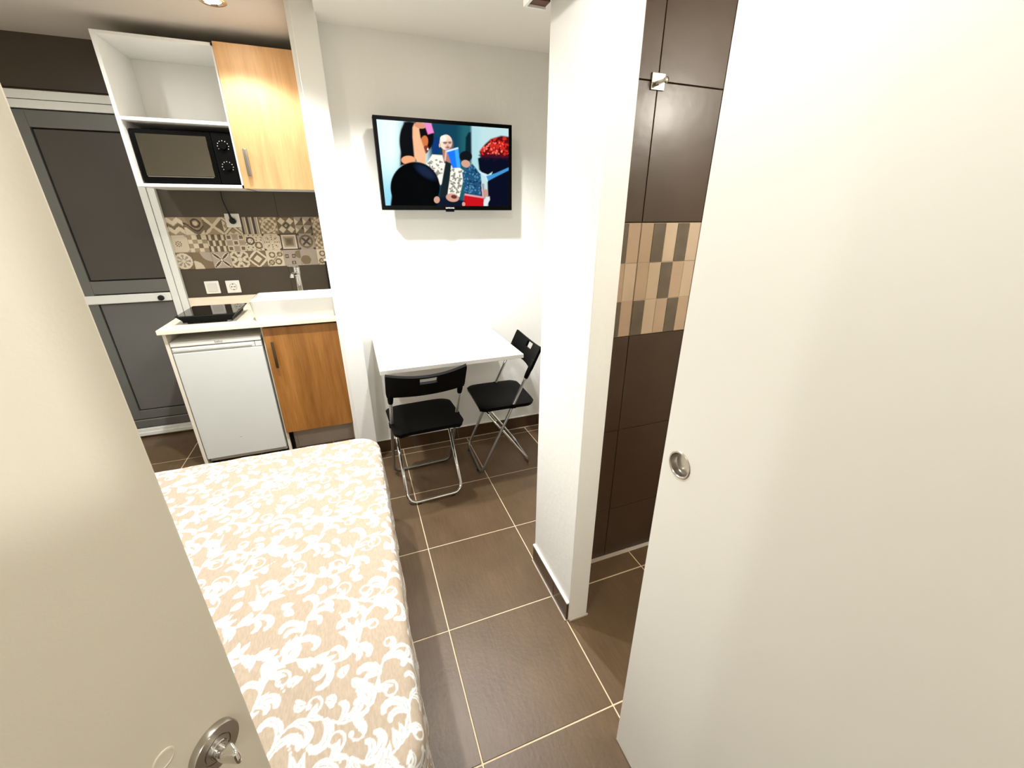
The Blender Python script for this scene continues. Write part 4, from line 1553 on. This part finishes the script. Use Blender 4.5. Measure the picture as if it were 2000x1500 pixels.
def spray(x, y, h, side, big):
    """one growth from a vine: a hook, a curled tendril or a run of leaves"""
    kind = rp.random()
    if kind < 0.46:
        L = rp.uniform(0.075, 0.115) * big
        hook(x, y, h + side * rp.uniform(0.3, 0.6), L, side * rp.uniform(2.0, 3.1), rp.uniform(0.0085, 0.0125) * big)
        leaf_(x, y, h + side * 0.12, 0.05 * big, side * 0.6, 0.0075)
        if rp.random() < 0.6:
            hook(x, y, h + side * 1.0, L * 0.62, side * 2.4, 0.0078 * big)
    elif kind < 0.74:
        tendril(x, y, h + side * 0.45, rp.uniform(0.11, 0.17) * big, side * rp.uniform(4.4, 6.2), 0.0030)
        leaf_(x, y, h + side * 0.95, rp.uniform(0.038, 0.055), side * 0.5, 0.0085)
        leaf_(x, y, h + side * 0.1, 0.045, -side * 0.5, 0.0065)
    elif kind < 0.9:
        for q in range(3):
            leaf_(x + math.cos(h) * q * 0.016, y + math.sin(h) * q * 0.016, h + side * rp.uniform(0.5, 0.9), rp.uniform(0.042, 0.06), side * rp.uniform(0.2, 0.8), rp.uniform(0.007, 0.010))
    else:
        bud(x + math.cos(h + side) * 0.012, y + math.sin(h + side) * 0.012, h + side * 0.8, rp.uniform(0.06, 0.085))
        beads(x + math.cos(h + side * 0.8) * 0.092, y + math.sin(h + side * 0.8) * 0.092, h + side * 0.8, 5)


# long vines wander over the cloth side by side; growths leave them to both sides
for row in range(-5, 16):
    x, y = -1.46, 0.02 + row * 0.178
    path = []
    ph0 = rp.uniform(0, 6.28)
    s_ = 0.0
    while x < 0.46 and len(path) < 1200:
        path.append((x, y))
        a = 0.40 + 0.95 * math.sin(s_ * 2 * math.pi / 0.40 + ph0)
        x += math.cos(a) * 0.004
        y += math.sin(a) * 0.004
        s_ += 0.004
    stroke(path, lambda t: 0.0034)
    side = 1
    for k in range(8, len(path) - 3, 11):
        (xa, ya), (xb, yb) = path[k - 2], path[k + 2]
        spray(path[k][0], path[k][1], math.atan2(yb - ya, xb - xa), side, 1.0)
        side = -side
# curled offshoots where the cloth is still bare
for jx in np.arange(SX0 + 0.03, SX0 + SW - 0.03, 0.05):
    for jy in np.arange(SY0 + 0.03, SY0 + SH - 0.03, 0.05):
        fx, fy = jx + rp.uniform(-0.012, 0.012), jy + rp.uniform(-0.012, 0.012)
        i0, j0 = int((fx - SX0) / RES), int((fy - SY0) / RES)
        w_ = int(0.024 / RES)
        if sheet[max(0, j0 - w_):j0 + w_, max(0, i0 - w_):i0 + w_].mean() < 0.06:
            a = rp.uniform(0, 6.28)
            sd = rp.choice((-1, 1))
            hook(fx, fy, a, 0.045, sd * 2.6, 0.0062)
            leaf_(fx, fy, a + sd * 0.9, 0.030, sd * 0.5, 0.0052)

# cloth: flat plan coordinates (s, t) folded over a rounded edge
RC, RE, DROP = 0.105, 0.030, 0.24
sa = np.concatenate([np.linspace(BX0 + 0.02, -1.0, 24)[:-1], np.arange(-1.0, BX1 + 0.24, 0.0019)])
ta = np.concatenate([np.arange(BY0 - 0.24, BY0 - 0.06, 0.02), np.arange(BY0 - 0.06, BY1 + 0.02, 0.0021), np.arange(BY1 + 0.02, BY1 + 0.245, 0.008)])
S, Tm = np.meshgrid(sa, ta)
qx1, qy0, qy1 = BX1 - RC, BY0 + RC, BY1 - RC
nx_ = np.minimum(S, qx1)
ny_ = np.clip(Tm, qy0, qy1)
dx, dy = S - nx_, Tm - ny_
d = np.hypot(dx, dy)
ux, uy = np.where(d > 1e-9, dx / np.maximum(d, 1e-9), 0), np.where(d > 1e-9, dy / np.maximum(d, 1e-9), 0)
d = np.minimum(d, RC - RE + RE * math.pi / 2 + DROP)
flat = RC - RE
arc = RE * math.pi / 2
th = np.clip((d - flat) / RE, 0, math.pi / 2)
hor = np.where(d < flat, d, flat + RE * np.sin(th))
down = np.where(d < flat, 0, RE * (1 - np.cos(th)))
extra = np.clip(d - flat - arc, 0, None)
down = down + extra
# soft folds on the hanging side
along = np.where(np.abs(ux) > np.abs(uy), Tm, S)
fold = 0.004 * np.sin(along * 30 + 2.0 * np.sin(along * 9)) + 0.0015 * np.sin(along * 67 + 1.0)
hor = hor + np.clip(extra / DROP, 0, 1) * (0.012 + fold)
zz = BZ_ - down
rsn = np.random.RandomState(2)
wob = 0.0016 * np.sin(S * 17 + 3 * np.sin(Tm * 7)) * np.sin(Tm * 15 + 2 * np.sin(S * 9)) + 0.0008 * np.sin(S * 43 + Tm * 31)
zz = zz + wob * (extra <= 0)
P = np.stack([nx_ + ux * hor, ny_ + uy * hor, zz], -1)
ii = np.clip(((S / PSC - SX0) / RES).astype(int), 0, gw - 1)
jj = np.clip(((Tm / PSC - SY0) / RES).astype(int), 0, gh - 1)
wgt = np.where(S < -1.0, 0.5, sheet[jj, ii])[..., None]
vgt = np.where(S < -1.0, 0.0, veins[jj, ii])[..., None]
linen, whitep, vein = np.array(lin((178, 160, 139))), np.array(lin((232, 230, 226))), np.array(lin((150, 144, 136)))
colr = linen * (1 - wgt) + whitep * wgt
colr = colr * (1 - 0.8 * vgt) + vein * 0.8 * vgt
M['spread'] = mat_attr('bedspread_print', rough=0.85, weave=0.10, bump=0.15, bscale=600)
sp = link('bedspread', grid_mesh('bedspread', P, colr), M['spread'], None, True)
tag(sp, 'beige linen bedspread with a white scrolling leaf print on the bed', 'bedspread')
